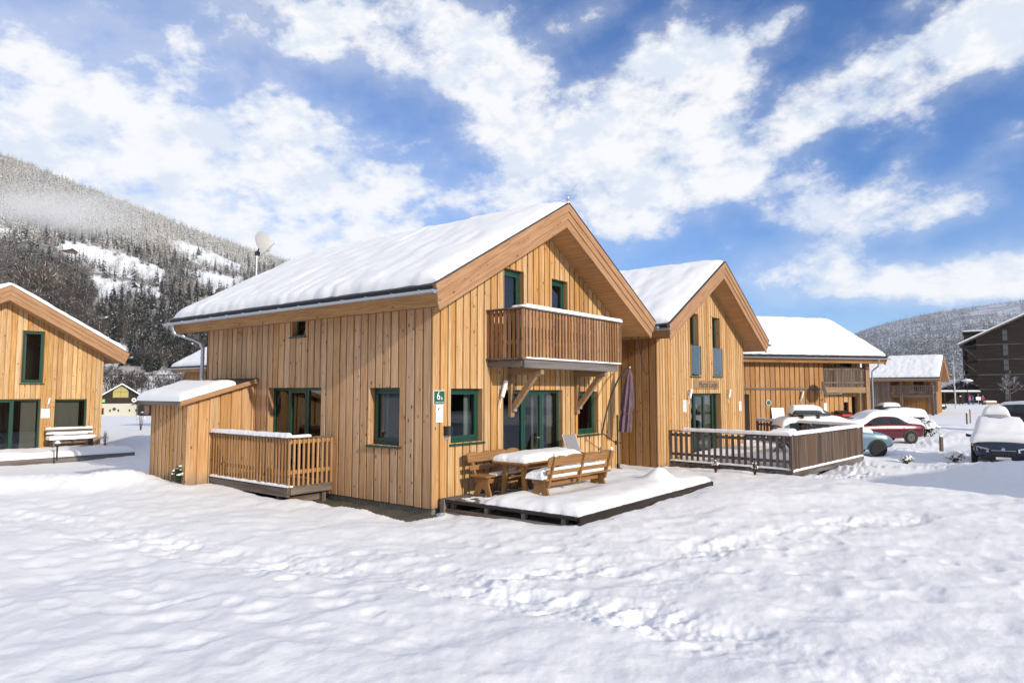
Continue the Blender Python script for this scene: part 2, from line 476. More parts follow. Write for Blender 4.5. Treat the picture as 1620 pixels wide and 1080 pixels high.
def glass(name, tint=(0.75, 0.78, 0.78), k=1.6):
    m = bpy.data.materials.new(name); m.use_nodes = True
    t = NT(m.node_tree); t.n.clear()
    fc = t.new('ShaderNodeLayerWeight', {'Blend': 0.5}).outputs['Facing']
    fr = t.math('ADD', t.math('MULTIPLY', t.math('POWER', fc, 5.0), 0.96), 0.045)
    fac = t.math('MINIMUM', t.math('ADD', t.math('MULTIPLY', fr, k), 0.0), 1.0)
    tr = t.new('ShaderNodeBsdfTransparent', {'Color': tint})
    gl = t.new('ShaderNodeBsdfGlossy', {'Color': (.95, .97, 1.0), 'Roughness': 0.02})
    mx = t.new('ShaderNodeMixShader', {0: fac, 1: tr.outputs[0], 2: gl.outputs[0]})
    t.new('ShaderNodeOutputMaterial', {'Surface': mx.outputs[0]})
    return m
M['glass'] = glass('window_glass', (0.62, 0.66, 0.66), 1.25)
M['clearglass'] = glass('balustrade_glass', (.66, .72, .76), 1.7)
M['carglass'] = glass('car_glass', (0.25, 0.27, 0.28), 1.5)
# ------------------------------------------------------------------ ground
HX0, HX1, HY0, HY1 = 0.0, 8.1, 0.0, 9.6         # near chalet footprint
def polyline_dist(l, d, pts):
    best = np.full(l.shape, 1e9)
    for (a, b) in zip(pts[:-1], pts[1:]):
        ax, ay = a; bx, by = b
        vx, vy = bx-ax, by-ay
        t = np.clip(((l-ax)*vx+(d-ay)*vy)/(vx*vx+vy*vy), 0, 1)
        best = np.minimum(best, np.hypot(l-ax-t*vx, d-ay-t*vy))
    return best
def gz(px, py): return ld(px, py, 0.12)
TRAILS = [
    ([gz(*p) for p in [(-60, 800), (100, 815), (250, 845), (420, 880), (640, 902), (800, 945), (1000, 978), (1200, 1030), (1400, 1100)]], 0.38, 1.0),
    ([gz(*p) for p in [(820, 905), (1000, 880), (1100, 860), (1220, 842), (1340, 820), (1440, 806)]], 0.36, 0.9),
    ([gz(*p) for p in [(300, 845), (520, 862), (800, 862), (980, 862)]], 0.26, 0.4),
    ([gz(*p) for p in [(990, 985), (1040, 925), (1090, 880), (1150, 850)]], 0.26, 0.5),
    ([gz(*p) for p in [(-40, 770), (90, 790), (200, 812), (320, 850)]], 0.30, 0.5),
]
def pits(x, y, cell, seed, r0, r1, prob=1.0, stretch=1.0):
    """old footprints: one soft dip with a raised lip in most cells of a jittered lattice"""
    gx, gy = np.floor(x/cell).astype(int), np.floor(y/cell).astype(int)
    out = np.zeros(x.shape)
    for i in (-1, 0, 1):
        for j in (-1, 0, 1):
            h = _perm[(_perm[(gx+i+seed*31) & 511]+gy+j) & 511] & 511
            h2 = _perm[h+7]; h3 = _perm[h+91]; h4 = _perm[h+203]
            cx = (gx+i+.5+.8*(h/511-.5))*cell; cy = (gy+j+.5+.8*(h2/511-.5))*cell
            r = r0+(r1-r0)*h3/511
            an = h4*.0123
            dx, dy = x-cx, y-cy
            u = (dx*np.cos(an)+dy*np.sin(an))/stretch; v = -dx*np.sin(an)+dy*np.cos(an)
            q = np.hypot(u, v)/r
            k = (h2/511 < prob)*(.55+.45*h4/511)
            out = out+k*(-np.exp(-q**4)*.9+.16*np.exp(-((q-1.35)/.32)**2))
    return out
def gauss(a, b, sa, sb): return np.exp(-(a/sa)**2-(b/sb)**2)
def ground_h(x, y, fine=True):
    x = np.asarray(x, float); y = np.asarray(y, float)
    rx, ry = x-CAM[0], y-CAM[1]
    l = rx*RT[0]+ry*RT[1]; d = rx*FW[0]+ry*FW[1]
    h = 0.30*sm(12, 4, np.hypot(l, d))
    wl = sm(-0.22, -0.42, l/np.maximum(d, 1.0))*sm(0, 1, d)
    h = h-wl*0.030*np.clip(d-42, 0, 150)
    h = h-0.46*gauss(l+17.5, d-27.5, 7.5, 7.0)
    h = h-0.55*gauss(l-40, d-76, 13, 19)
    # bank thrown up along the path by the left chalet
    l0, d0 = ld(196, 742, .45)
    h = h+0.34*gauss(l-l0, d-d0, 0.9, 0.6)+0.30*gauss(l-l0+2.2, d-d0+0.1, 2.0, 0.7)+0.28*gauss(l-l0+5.5, d-d0+0.6, 3.0, 1.1)
    # drift in front of the terraces
    h = h+0.15*gauss(x-5.2, y+4.6, 3.4, 1.6)+0.07*gauss(x-0.6, y+4.3, 1.2, 1.0)-0.10*gauss(x+0.3, y+0.5, 0.9, 1.3)
    h = h+0.12*gauss(x+1.9, y-7.0, 1.6, 2.2)
    h = h+0.10*gauss(x-12, y+6.2, 4.5, 1.3)
    # ploughed snow about the cars
    pk = sm(17.5, 21, d)*sm(7.5, 10, l)*sm(60, 40, d)
    h = h-pk*0.17
    h = h+0.36*gauss(l-16.7, d-22.9, 1.7, .75)+0.16*gauss(l-12.8, d-27.0, 1.6, .6)+0.14*gauss(l-15.5, d-34.0, 2.0, .8)
    if fine:
        near = sm(70, 25, d)
        h = h+near*(0.066*fbm(x*0.62, y*0.62, 3, 3)+0.016*fbm(x*2.6, y*2.6, 3, 8))
        vn = sm(26, 10, d)
        ripple = np.abs(pn(x*1.9+.4*pn(x*3, y*3, 5), y*1.2, 21))
        drift = fbm(x*1.1+.5*pn(x*.8, y*.8, 6), y*.55, 3, 22)
        h = h+vn*(0.015*drift-0.007*ripple+0.005*fbm(x*8.5, y*8.5, 2, 30))
        trod = sm(-.15, .45, pn(x*.16, y*.16, 95))
        h = h+vn*(0.026*pits(x, y, .85, 3, .12, .24, .5, 1.7)+0.036*trod*pits(x, y, .55, 4, .09, .16, .6, 1.5))
        lump = np.abs(fbm(x*3.6, y*3.6, 3, 40))
        lump2 = fbm(x*9.0, y*9.0, 3, 50)
        foot = np.clip(pn(x*2.7, y*2.7, 60)-0.12, 0, 1)
        for pts, w, s in TRAILS:
            dist = polyline_dist(l, d, pts)+0.16*pn(x*1.3, y*1.3, 70)
            m = np.exp(-(np.maximum(dist, 0)/w)**2)
            rim = np.exp(-((dist-w*1.35)/(w*0.5))**2)
            m2 = np.exp(-(np.maximum(dist, 0)/(w*1.5))**4)
            h = h+s*(m2*(-0.025+0.042*pits(x, y, .42, 5, .09, .16, .7, 1.7)+0.034*np.abs(fbm(x*3.6, y*3.6, 3, 44, .55))+0.007*fbm(x*10, y*10, 2, 47))+m*(-0.02+0.03*lump)+rim*(0.010+0.02*lump))*(.45+.75*sm(-.35,.3,pn(x*.55, y*.55, 81)))
        h = h-0.0
        h = h+pk*((0.15*lump+0.04*lump2)*sm(-.1,.35,pn(x*.45, y*.45, 83))+0.15*fbm(x*.45, y*.45, 3, 90)-0.07*np.exp(-((np.mod(l*.35+d, 1.75)-.6)/.16)**2)*sm(.0, .4, pn(x*.2, y*.2, 97)))
        h = h+0.08*gauss(l-l0+.6, d-d0, 2.4, 1.0)*lump+0.03*gauss(l-l0+.6, d-d0, 2.6, 1.2)*lump2
    # bare strip along the plinth, hollows under buildings and decks
    tr = sm(-0.98, -0.80, x+0.05*pn(y*2.2, y*0+1, 3))*sm(0.1, 0.0, x)*sm(-0.35, -0.2, y)*sm(5.9, 5.2, y)
    h = h*(1-tr)-0.42*tr
    def hole(x0, x1, y0, y1, dep, e=.12):
        nonlocal h
        m = sm(x0-e, x0, x)*sm(x1+e, x1, x)*sm(y0-e, y0, y)*sm(y1+e, y1, y)
        h = h*(1-m)+dep*m
    hole(0.06, 8.0, 0.06, 9.5, -0.4)
    hole(0.45, 6.3, -3.35, 0.0, -0.18)
    hole(-1.1, 0.0, 3.6, 6.9, -0.25)
    hole(-1.7, 0.0, 7.05, 8.8, -0.3)
    hole(10.6, 18.4, 0.0, 9.5, -0.4)
    hole(11.1, 17.4, -4.4, -0.2, -0.25)
    return h

def build_ground():
    a1 = np.linspace(R(-42), R(42), 800)
    a0 = np.linspace(R(-180), R(-42), 36)[1:-1]
    a2 = np.linspace(R(42), R(180), 36)[1:-1]
    A = np.concatenate([a0, a1, a2, [R(180)]])
    r = [0.02, 0.5, 1.2, 2.0]
    while r[-1] < 24: r.append(r[-1]*1.0068)
    while r[-1] < 85: r.append(r[-1]*1.018)
    while r[-1] < 3600: r.append(r[-1]*1.09)
    r = np.array(r)
    rr, aa = np.meshgrid(r, A, indexing='ij')
    X = CAM[0]+rr*(np.cos(aa)*FW[0]+np.sin(aa)*RT[0])
    Y = CAM[1]+rr*(np.cos(aa)*FW[1]+np.sin(aa)*RT[1])
    Z = ground_h(X, Y)
    Z = np.where(rr > 260, np.minimum(Z, -3.0)*1.0, Z)
    V = np.stack([X, Y, Z], -1).reshape(-1, 3)
    F = grid_faces(len(r), len(A), wrap=True)
    o = np_mesh('ground', V, F, M['snow'])
    setting(o)
    return o
build_ground()

mb = MB(); mb.grid(np.array([[(x, y, -0.145+0.02*math.sin(7*y)+0.015*math.sin(31*y+9*x)) for y in np.linspace(-0.35, 6.1, 60)] for x in np.linspace(-1.15, 0.1, 10)]))
setting(mb.build('soil_strip', M['soil'], smooth=180))

# ------------------------------------------------------------------ architecture
def wall(mb, L, ztop, z0, holes, u0=0.0, pitch=0.25, board=0.165, n0=0.0, knees=(), rs=1):
    """board-on-board cladding in wall coordinates (along, outward, up)"""
    rd = random.Random(rs)
    u = u0
    zt = ztop if callable(ztop) else (lambda q: ztop)
    while u < L-1e-4:
        bw = board*rd.uniform(.93, 1.07)
        for (a, b, na, nb) in ((u, min(u+bw, L), n0-0.048, n0), (u+bw-0.012, min(u+pitch+0.012, L), n0-0.072, n0-0.045)):
            if b-a < 0.01: continue
            cuts = sorted({a, b, *[e for h in holes for e in h[:2] if a < e < b], *[k for k in knees if a < k < b]})
            for p, q in zip(cuts[:-1], cuts[1:]):
                if q-p < 0.004: continue
                segs = [(z0, None)]
                for h in holes:
                    if h[0] < q-1e-4 and h[1] > p+1e-4:
                        ns = []
                        for s0, s1 in segs:
                            if s1 is not None and h[2] >= s1: ns.append((s0, s1)); continue
                            if h[2] > s0: ns.append((s0, h[2]))
                            ns.append((max(h[3], s0), s1))
                        segs = ns
                for s0, s1 in segs:
                    tp, tq = (zt(p), zt(q)) if s1 is None else (s1, s1)
                    if max(tp, tq) <= s0+0.01: continue
                    tp = max(tp, s0+.002); tq = max(tq, s0+.002)
                    jz = rd.uniform(-.006, .006) if s0 == z0 else 0
                    mb.hexa([(p, na, s0+jz), (q, na, s0+jz), (q, nb, s0+jz), (p, nb, s0+jz), (p, na, tp), (q, na, tq), (q, nb, tq), (p, nb, tp)])
        u += pitch

def window(house, pl, u0, u1, z0, z1, panes=(1.0,), fw=0.075, dep=0.14, sill=True, curtains=(), reveal='barge_z', cmat='curtain', name='window', sashes=(), label=None):
    """recessed window: its frame is the part; reveal, panes, sill and curtains are its sub-parts"""
    o, ud, nd = pl
    def mk(): return MB().plane(o, ud, nd)
    n1 = -dep; n2 = -dep-0.07
    f = mk()
    f.box((u0, n2, z0), (u0+fw, n1, z1)); f.box((u1-fw, n2, z0), (u1, n1, z1))
    f.box((u0+fw, n2, z1-fw), (u1-fw, n1, z1)); f.box((u0+fw, n2, z0), (u1-fw, n1, z0+fw))
    edges = [u0+fw]
    tot = sum(panes); acc = 0
    for i, p in enumerate(panes[:-1]):
        acc += p
        c = u0+fw+(u1-u0-2*fw)*acc/tot
        f.box((c-fw*.62, n2-.002, z0+fw), (c+fw*.62, n1+.002, z1-fw))
        edges += [c-fw*.62, c+fw*.62]
    edges.append(u1-fw)
    for i in sashes:                       # opening leaves carry a second, stepped frame
        a, b = edges[2*i], edges[2*i+1]; s = fw*.75
        for q in (((a, z0+fw), (a+s, z1-fw)), ((b-s, z0+fw), (b, z1-fw)), ((a+s, z1-fw-s), (b-s, z1-fw)), ((a+s, z0+fw), (b-s, z0+fw+s*1.3))):
            f.box((q[0][0], n2+.015, q[0][1]), (q[1][0], n1+.012, q[1][1]))
    w = f.build(name, M['green'], house, bevel=.006)
    if label: w['label'] = label
    g = mk()
    for i in range(len(panes)):
        g.box((edges[2*i], n2+.03, z0+fw), (edges[2*i+1], n2+.036, z1-fw))
    g.build('glass_pane', M['glass'], w)
    r = mk(); t = .022
    r.box((u0-t, -dep-.09, z0-t), (u0, -.074, z1+t)); r.box((u1, -dep-.09, z0-t), (u1+t, -.074, z1+t))
    r.box((u0, -dep-.09, z1), (u1, -.074, z1+t)); r.box((u0, -dep-.09, z0-t), (u1, -.074, z0))
    # boards closing the gap between reveal and the outer face
    r.box((u0-t, -.074, z0), (u0-.0015, -.004, z1)); r.box((u1+.0015, -.074, z0), (u1+t, -.004, z1))
    r.build('window_reveal', M[reveal], w)
    if sill:
        s = mk(); s.hexa([(u0-.05, -dep, z0-.045), (u1+.05, -dep, z0-.045), (u1+.05, .055, z0-.06), (u0-.05, .055, z0-.06), (u0-.05, -dep, z0+.004), (u1+.05, -dep, z0+.004), (u1+.05, .055, z0-.022), (u0-.05, .055, z0-.022)])
        s.build('window_sill', M['green'], w, bevel=.004)
    for (a, b) in curtains:
        c = mk(); N = max(8, int((b-a)*60))
        P = [[(a+(b-a)*k/N, -dep-.22+.022*math.sin(k*1.9)+.012*math.sin(k*.7), zz) for zz in (z0-.25, z1+.03)] for k in range(N+1)]
        c.grid(P); c.build('curtain', M[cmat], w, smooth=180)
    return w

def snow_sheet(name, X, Y, base, T, parent, skirt=0.03, amp=0.1, freq=1.0, seed=0, matn='snow'):
    """X, Y, base, T: 2-D arrays of a lying snow layer; closes down to base at its rim"""
    n = 1+amp*(fbm(X*freq, Y*freq, 4, seed))
    Z = base+T*n
    a, b = X.shape
    V = np.stack([X, Y, Z], -1)
    rim = V.copy(); rim[..., 2] = base-skirt
    Vp = np.zeros((a+2, b+2, 3)); Vp[1:-1, 1:-1] = V
    Vp[0, 1:-1] = rim[0]; Vp[-1, 1:-1] = rim[-1]; Vp[1:-1, 0] = rim[:, 0]; Vp[1:-1, -1] = rim[:, -1]
    Vp[0, 0] = rim[0, 0]; Vp[0, -1] = rim[0, -1]; Vp[-1, 0] = rim[-1, 0]; Vp[-1, -1] = rim[-1, -1]
    return np_mesh(name, Vp.reshape(-1, 3), grid_faces(a+2, b+2), M[matn], parent)

def edge_round(dist, w, p=2.4):
    t = np.clip(dist/w, 0, 1)
    return np.power(np.maximum(1-np.power(1-t, p), 0), 1/p)

def snow_box(name, x0, x1, y0, y1, z, T, parent, w=0.1, nx=40, ny=12, amp=.25, freq=2.0, seed=0, jag=.02):
    """snow lying on a flat top"""
    s = np.linspace(0, 1, nx); t = np.linspace(0, 1, ny)
    s = .5-.5*np.cos(s*np.pi)*(.75+.25*np.cos(s*np.pi)**2); t = .5-.5*np.cos(t*np.pi)*(.75+.25*np.cos(t*np.pi)**2)
    S, Tt = np.meshgrid(s, t, indexing='ij')
    X = x0+(x1-x0)*S; Y = y0+(y1-y0)*Tt
    D = np.minimum(np.minimum(X-x0, x1-X), np.minimum(Y-y0, y1-Y))
    D2 = D+jag*pn(X*9, Y*9, seed)*(D > 1e-6)
    H = T*edge_round(np.maximum(D2, 0), w)
    X = X+jag*.6*pn(X*6+3, Y*6, seed+1); Y = Y+jag*.6*pn(X*6, Y*6+9, seed+2)
    return snow_sheet(name, X, Y, np.full(X.shape, z), H+.012, parent, .015, amp, freq, seed)

def chalet_roof(house, W, L, ovx=.8, ovyf=.8, ovyb=.8, zA=6.77, p=.555, th=.56, snow=.245, seed=0, barge=True, gut=True, soff='soffit', verge=.22):
    xc = W/2; c = 1/math.sqrt(1+p*p); sl = p*c
    nperp = th*c
    def off(z0, z1, cut0=0.0):
        """polygon of a layer between vertical offsets z0..z1 above the soffit plane, eaves cut square to the slope"""
        pts = []
        xt = xc+ovx                       # horizontal reach of the upper corner
        def tip(z):                       # reach of a layer: square cut
            return xt+ .70*(z-th)*sl*c - cut0
        a0, a1 = tip(z0), tip(z1)
        up = [(xc-a1, zA+z1-p*a1), (xc, zA+z1), (xc+a1, zA+z1-p*a1)]
        dn = [(xc+a0, zA+z0-p*a0), (xc, zA+z0), (xc-a0, zA+z0-p*a0)]
        return up+dn
    ya, yb = -ovyf+.045, L+ovyb-.045
    def layer(name, z0, z1, m, parent, y0, y1, cut=0.0):
        mb = MB(); P = off(z0, z1, cut)
        for sgn in (0, 1):
            q = [P[0], P[1], P[4], P[5]] if sgn == 0 else [P[1], P[2], P[3], P[4]]
            mb.prism(q, y0, y1, 'y')
        return mb.build(name, m, parent)
    roof = layer('roof', .43, th-.012, M['roofmetal'], house, ya, yb)
    layer('soffit', 0.0, .03, M[soff], roof, ya, yb, .05)
    layer('rafter_core', .031, .429, M['larch_y'], roof, ya+.02, yb-.02, .04)
    if barge:
        for (y0, s) in ((-ovyf, 1), (L+ovyb, -1)):
            for k, (z0, z1, pr) in enumerate(((-.06, .17, .0), (.165, .36, .03), (.355, th, .06))):
                P = off(z0, z1)
                ye = y0-s*pr
                for q, mm in (([P[0], P[1], P[4], P[5]], 'slope_left'), ([P[1], P[2], P[3], P[4]], 'slope_right')):
                    mb = MB(); mb.prism(q, min(ye, y0+s*.044), max(ye, y0+s*.044), 'y')
                    mb.build('barge_board', M[mm], roof, bevel=.006)
        for (y0, y1) in ((-ovyf-.075, -ovyf+.03), (L+ovyb-.03, L+ovyb+.075)):
            P = off(th+.004, th+.022)
            for q in ([P[0], P[1], P[4], P[5]], [P[1], P[2], P[3], P[4]]):
                mb = MB(); mb.prism(q, y0, y1, 'y'); mb.build('verge_flashing', M['roofmetal'], roof)
    if gut:
        for s in (-1, 1):
            gx = xc+s*(xc+ovx+.07); gzz = zA+th-p*(xc+ovx)-.13
            mb = MB(); n = 10; r = .075
            P = [[(gx+s*rr*math.cos(a), yy, gzz+rr*math.sin(a)) for (rr, a) in [(r, math.pi+math.pi*k/n) for k in range(n+1)]+[(r-.008, 2*math.pi-math.pi*k/n) for k in range(n+1)]] for yy in (-ovyf-.1, L+ovyb+.1)]
            mb.grid(P, flip=(s < 0))
            for yy in (-ovyf-.1, L+ovyb+.1):
                mb.prism([(gx+r*math.cos(math.pi+math.pi*k/n), gzz+r*math.sin(math.pi+math.pi*k/n)) for k in range(n+1)], yy-.006, yy+.006, 'y')
            yy = -ovyf+.3
            while yy < L+ovyb:
                mb.beam((gx-s*r*1.05, yy, gzz+.012), (gx+s*r*1.05, yy, gzz+.012), .03, .012)
                mb.tube([(gx+s*(r+.004)*math.cos(a), yy, gzz+(r+.004)*math.sin(a)) for a in np.linspace(math.pi, 2*math.pi, 8)], .010, 5)
                yy += .82
            mb.build('gutter', M['metal'], roof, smooth=40)
    # snow
    ins = .06
    # across: dense near eaves and ridge
    q = np.linspace(0, 1, 46); q = q+.9*np.sin(2*np.pi*q)/(2*np.pi)*-1*.9
    half = xc+ovx-ins
    xs = np.concatenate([xc-half+half*q, xc+half*q[1:]])
    Ly0, Ly1 = -ovyf+.02, L+ovyb-.02
    e = np.array([0, .01, .03, .06, .1, .16, .24, .34, .46])
    ys = np.concatenate([Ly0+e, np.linspace(Ly0+.6, Ly1-.6, int((L+1.2)/.11)), (Ly1-e)[::-1]])
    X, Y = np.meshgrid(xs, ys, indexing='ij')
    ax = np.abs(X-xc)
    base = zA+th-.012-p*ax
    de = half-ax
    dv = np.minimum(Y-Ly0, Ly1-Y)
    wob = .03*pn(X*2.3, Y*2.3, seed+5)
    T = snow*edge_round(np.maximum(de+wob*(de > 0), 0), .20)*(verge+(1-verge)*edge_round(np.maximum(dv, 0), .75, 2.0))*edge_round(np.maximum(dv+.02, 0), .05)
    ridge = p*(np.sqrt((X-xc)**2+.30**2)-ax)
    T = T-ridge*.55*(T/snow)
    rip = .055*pn(X*1.2, Y*1.5, seed+11)+.040*pn(X*2.4+.25*Y, Y*2.0, seed+12)+.045*np.abs(fbm(X*2.6, Y*3.0, 3, seed+13))-.035*np.exp(-((np.mod(Y+.08*pn(X*.7, Y*.3, seed+15), .60)-.30)/.10)**2)*sm(-.2, .5, pn(X*.5, Y*.35, seed+16))
    drip = -.12*np.clip(pn(Y*4.5, X*0+3, seed+14), 0, 1)*np.exp(-de/.16)-.05*np.clip(pn(Y*13, X*0+8, seed+24), 0, 1)*np.exp(-de/.10)
    Xn = X+np.sign(X-xc)*.045*(pn(Y*3.0, X*0+1.5, seed+20)+.5*pn(Y*9.0, X*0+4.5, seed+21))*np.exp(-de/.15)-np.sign(X-xc)*.035*np.exp(-de/.15)
    Z = T+(rip+drip)*np.clip(T/snow, 0, 1)
    snow_sheet('roof_snow', Xn, Y, base, Z, roof, .004, 0.0, 1, seed)
    return roof

def railing(parent, pts, z0, z1, spacing, bw, bd, m, name='railing', lat=0.02, zc=None):
    """balusters along a polyline of (x,y)"""
    mb = MB()
    for (a, b) in zip(pts[:-1], pts[1:]):
        a = np.array(a, float); b = np.array(b, float)
        Ls = np.linalg.norm(b-a); d = (b-a)/Ls; nrm = np.array([d[1], -d[0]])
        n = max(1, round(Ls/spacing))
        for k in range(n+1):
            p = a+d*(Ls*k/n)
            h = random.uniform(-.008, .008)
            p0 = p-d*bw/2-nrm*bd/2; p1 = p+d*bw/2-nrm*bd/2; p2 = p+d*bw/2+nrm*bd/2; p3 = p-d*bw/2+nrm*bd/2
            mb.hexa([(*q, z0+h) for q in (p0, p1, p2, p3)]+[(*q, z1) for q in (p0, p1, p2, p3)])
        for zz in (zc if zc is not None else (z0+.22, z1-.10)):
            mid = nrm*(-bd/2-.022)
            mb.beam((*(a+mid), zz), (*(b+mid), zz), .04, .09)
    return mb.build(name, m, parent)
# ------------------------------------------------------------------ near chalet
W0, L0 = 8.1, 9.6
zA, PT = 6.77, .555
def chalet_base(name, label, loc, rot=0, group='larch clad chalets of the resort'):
    return thing(name, label, 'house', loc, rot, group)
def gable_top(W, zA=6.77, p=.555): return lambda u: zA-p*abs(u-W/2)+.01
LEFT = lambda: ((0, 0, 0), (0, 1, 0), (-1, 0, 0))
FRONT = lambda: ((0, 0, 0), (1, 0, 0), (0, -1, 0))

h1 = chalet_base('chalet', 'big two storey larch chalet in the middle with a balcony under its gable', (0, 0, 0))
gh = [(.57, 1.64, 1.345, 2.55), (2.41, 4.98, .30, 2.52), (5.74, 6.83, 1.275, 2.48), (2.45, 3.25, 3.28, 5.52), (4.49, 5.26, 3.28, 5.52)]
lh = [(4.63, 5.23, 3.93, 4.46), (3.91, 6.24, .30, 2.58), (1.04, 2.08, 1.27, 2.57)]
mb = MB().plane(*FRONT()); wall(mb, W0, gable_top(W0), 0.0, gh, pitch=.245, board=.195, knees=(W0/2,), rs=3)
mb.build('gable_wall', M['wall'], h1, bevel=.004)
mb = MB().plane(*LEFT()); wall(mb, L0, 4.525, 0.0, lh, u0=.075, pitch=.262, board=.214, rs=4)
mb.build('long_wall', M['wall_pale'], h1, bevel=.004)
mb = MB().plane((W0, 0, 0), (0, 1, 0), (1, 0, 0)); wall(mb, L0, 4.525, 0.0, [], u0=.075, pitch=.262, board=.214, rs=5)
mb.build('long_wall', M['wall_pale'], h1)
mb = MB().plane((0, L0, 0), (1, 0, 0), (0, 1, 0)); wall(mb, W0, gable_top(W0), 0.0, [], knees=(W0/2,), rs=6)
mb.build('gable_wall', M['wall'], h1)
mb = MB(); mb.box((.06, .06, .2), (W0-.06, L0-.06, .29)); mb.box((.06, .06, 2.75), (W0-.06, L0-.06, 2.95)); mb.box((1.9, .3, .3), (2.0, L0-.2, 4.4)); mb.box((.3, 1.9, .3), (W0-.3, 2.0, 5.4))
mb.build('dark_interior', M['room'], h1)  # floors plus dark partitions, added close behind the glass to darken the panes
mb = MB(); mb.box((.075, .075, -.5), (W0-.075, L0-.075, .01))
pl_ = mb.build('plinth', M['concrete'], h1)
pF, pL = FRONT(), LEFT()
window(h1, pF, *gh[0], curtains=((1.38, 1.60),), cmat='curtain_pale', sashes=(0,))
wd = window(h1, pF, *gh[1], panes=(1.05, 1.0, .85), sill=False, curtains=((4.02, 4.55), (4.72, 4.93)), cmat='curtain', sashes=(1,), name='terrace_door')
mb = MB(); mb.tube([(3.85, .10, 1.30), (3.85, .04, 1.30), (3.97, .04, 1.30)], .011, 6); mb.build('handle', M['steel'], wd, smooth=60)
window(h1, pF, *gh[2], sashes=(0,))
window(h1, pF, *gh[3], sill=False, sashes=(0,), name='balcony_door', fw=.09)
window(h1, pF, *gh[4], sill=False, sashes=(0,), curtains=((4.5, 4.8),), cmat='curtain_pale', fw=.085)
window(h1, pL, *lh[0], fw=.06, dep=.16, panes=(1.0,))
window(h1, pL, *lh[1], panes=(.9, 1.05, .85), sill=False, sashes=(1,), name='balcony_door', dep=.16)
window(h1, pL, *lh[2], sashes=(0,), dep=.17, curtains=((1.85, 2.05),))
roof1 = chalet_roof(h1, W0, L0, seed=1)
# downpipe at the far eave corner
mb = MB()
mb.tube([(-.87, 9.95, 4.47), (-.87, 9.95, 4.33), (-.84, 9.92, 4.20), (-.35, 9.74, 4.03), (-.16, 9.68, 3.93), (-.10, 9.66, 3.78), (-.10, 9.66, 2.72)], .055, 12)
for zz in (3.5, 2.95): mb.lathe([(.062, -.015), (.066, 0), (.062, .015)], (-.10, 9.66, zz), 12)
mb.build('downpipe', M['metal'], h1, smooth=40)
mb = MB(); mb.tube([(4.05, -.84, 7.36), (4.05, -.84, 7.50)], .012, 6); mb.tube([(4.05, -.84, 7.48), (4.19, -1.02, 7.86)], .006, 5); mb.box((3.99, -.88, 7.40), (4.11, -.80, 7.46))
mb.build('lightning_rod', M['steel'], h1)

# balcony under the gable
bx0, bx1, by = 1.80, 6.28, -1.06
mb = MB()
xx = bx0-.06
yy = by-.03
for k in range(7):
    mb.box((bx0-.05, by-.02+k*.155, 3.215), (bx1+.05, by-.02+k*.155+.145, 3.25))
bal = mb.build('balcony', M['weathered_x'], h1)
mb = MB(); mb.box((bx0+.05, by-.015, 3.02), (bx1-.20, by+.055, 3.205)); mb.build('edge_beam', M['grey_x'], bal, bevel=.008)
for xq in (bx0+.10, bx1-.1):
    mb = MB(); mb.box((xq-.06, by+.06, 3.05), (xq+.06, -.002, 3.205)); mb.build('side_joist', M['weathered_y'], bal, bevel=.006)
for xq in (2.66, 5.62):
    mb = MB(); mb.box((xq-.07, by+.06, 2.885), (xq+.07, .0, 3.045)); mb.build('cantilever_beam', M['pale_y'], bal, bevel=.008)
    mb = MB(); mb.box((xq-.07, -.10, 1.86), (xq+.07, -.003, 2.88)); mb.build('wall_post', M['pale_z'], bal, bevel=.008)
    mb = MB(); mb.beam((xq, by+.26, 2.90), (xq, -.10, 2.06), .12, .14, (0, -1, 0)); mb.build('brace', M['pale_z'], bal, bevel=.008)
    mb = MB(); mb.box((xq-.05, -.19, 2.00), (xq+.05, -.105, 2.075)); mb.build('bracket', M['steel'], bal)
    mb = MB(); mb.box((xq-.05, by+.17, 2.86), (xq+.05, by+.33, 2.90)); mb.build('bracket', M['steel'], bal)
railing(bal, [(bx0, -.03), (bx0, by), (bx1, by), (bx1, -.03)], 3.22, 4.36, .135, .075, .03, M['baluster'], zc=(3.62, 4.28))
mb = MB()
mb.box((bx0-.05, by-.06, 4.375), (bx1+.06, by+.11, 4.41)); mb.box((bx0-.05, by+.112, 4.375), (bx0+.12, -.01, 4.41)); mb.box((bx1-.11, by+.112, 4.375), (bx1+.06, -.01, 4.41))
mb.build('handrail', M['weathered_x'], bal, bevel=.005)
snow_box('rail_snow', bx0+.10, bx1+.05, by-.055, by+.10, 4.41, .085, bal, w=.08, nx=120, ny=10, amp=.15, seed=3)
snow_box('rail_snow', bx0-.03, bx0+.11, by-.03, by+.30, 4.408, .05, bal, w=.07, nx=14, ny=20, amp=.2, seed=4)
snow_box('floor_snow', bx0+.1, bx1, by-.035, by+.12, 3.25, .014, bal, w=.05, nx=100, ny=8, amp=.6, freq=5, seed=5)

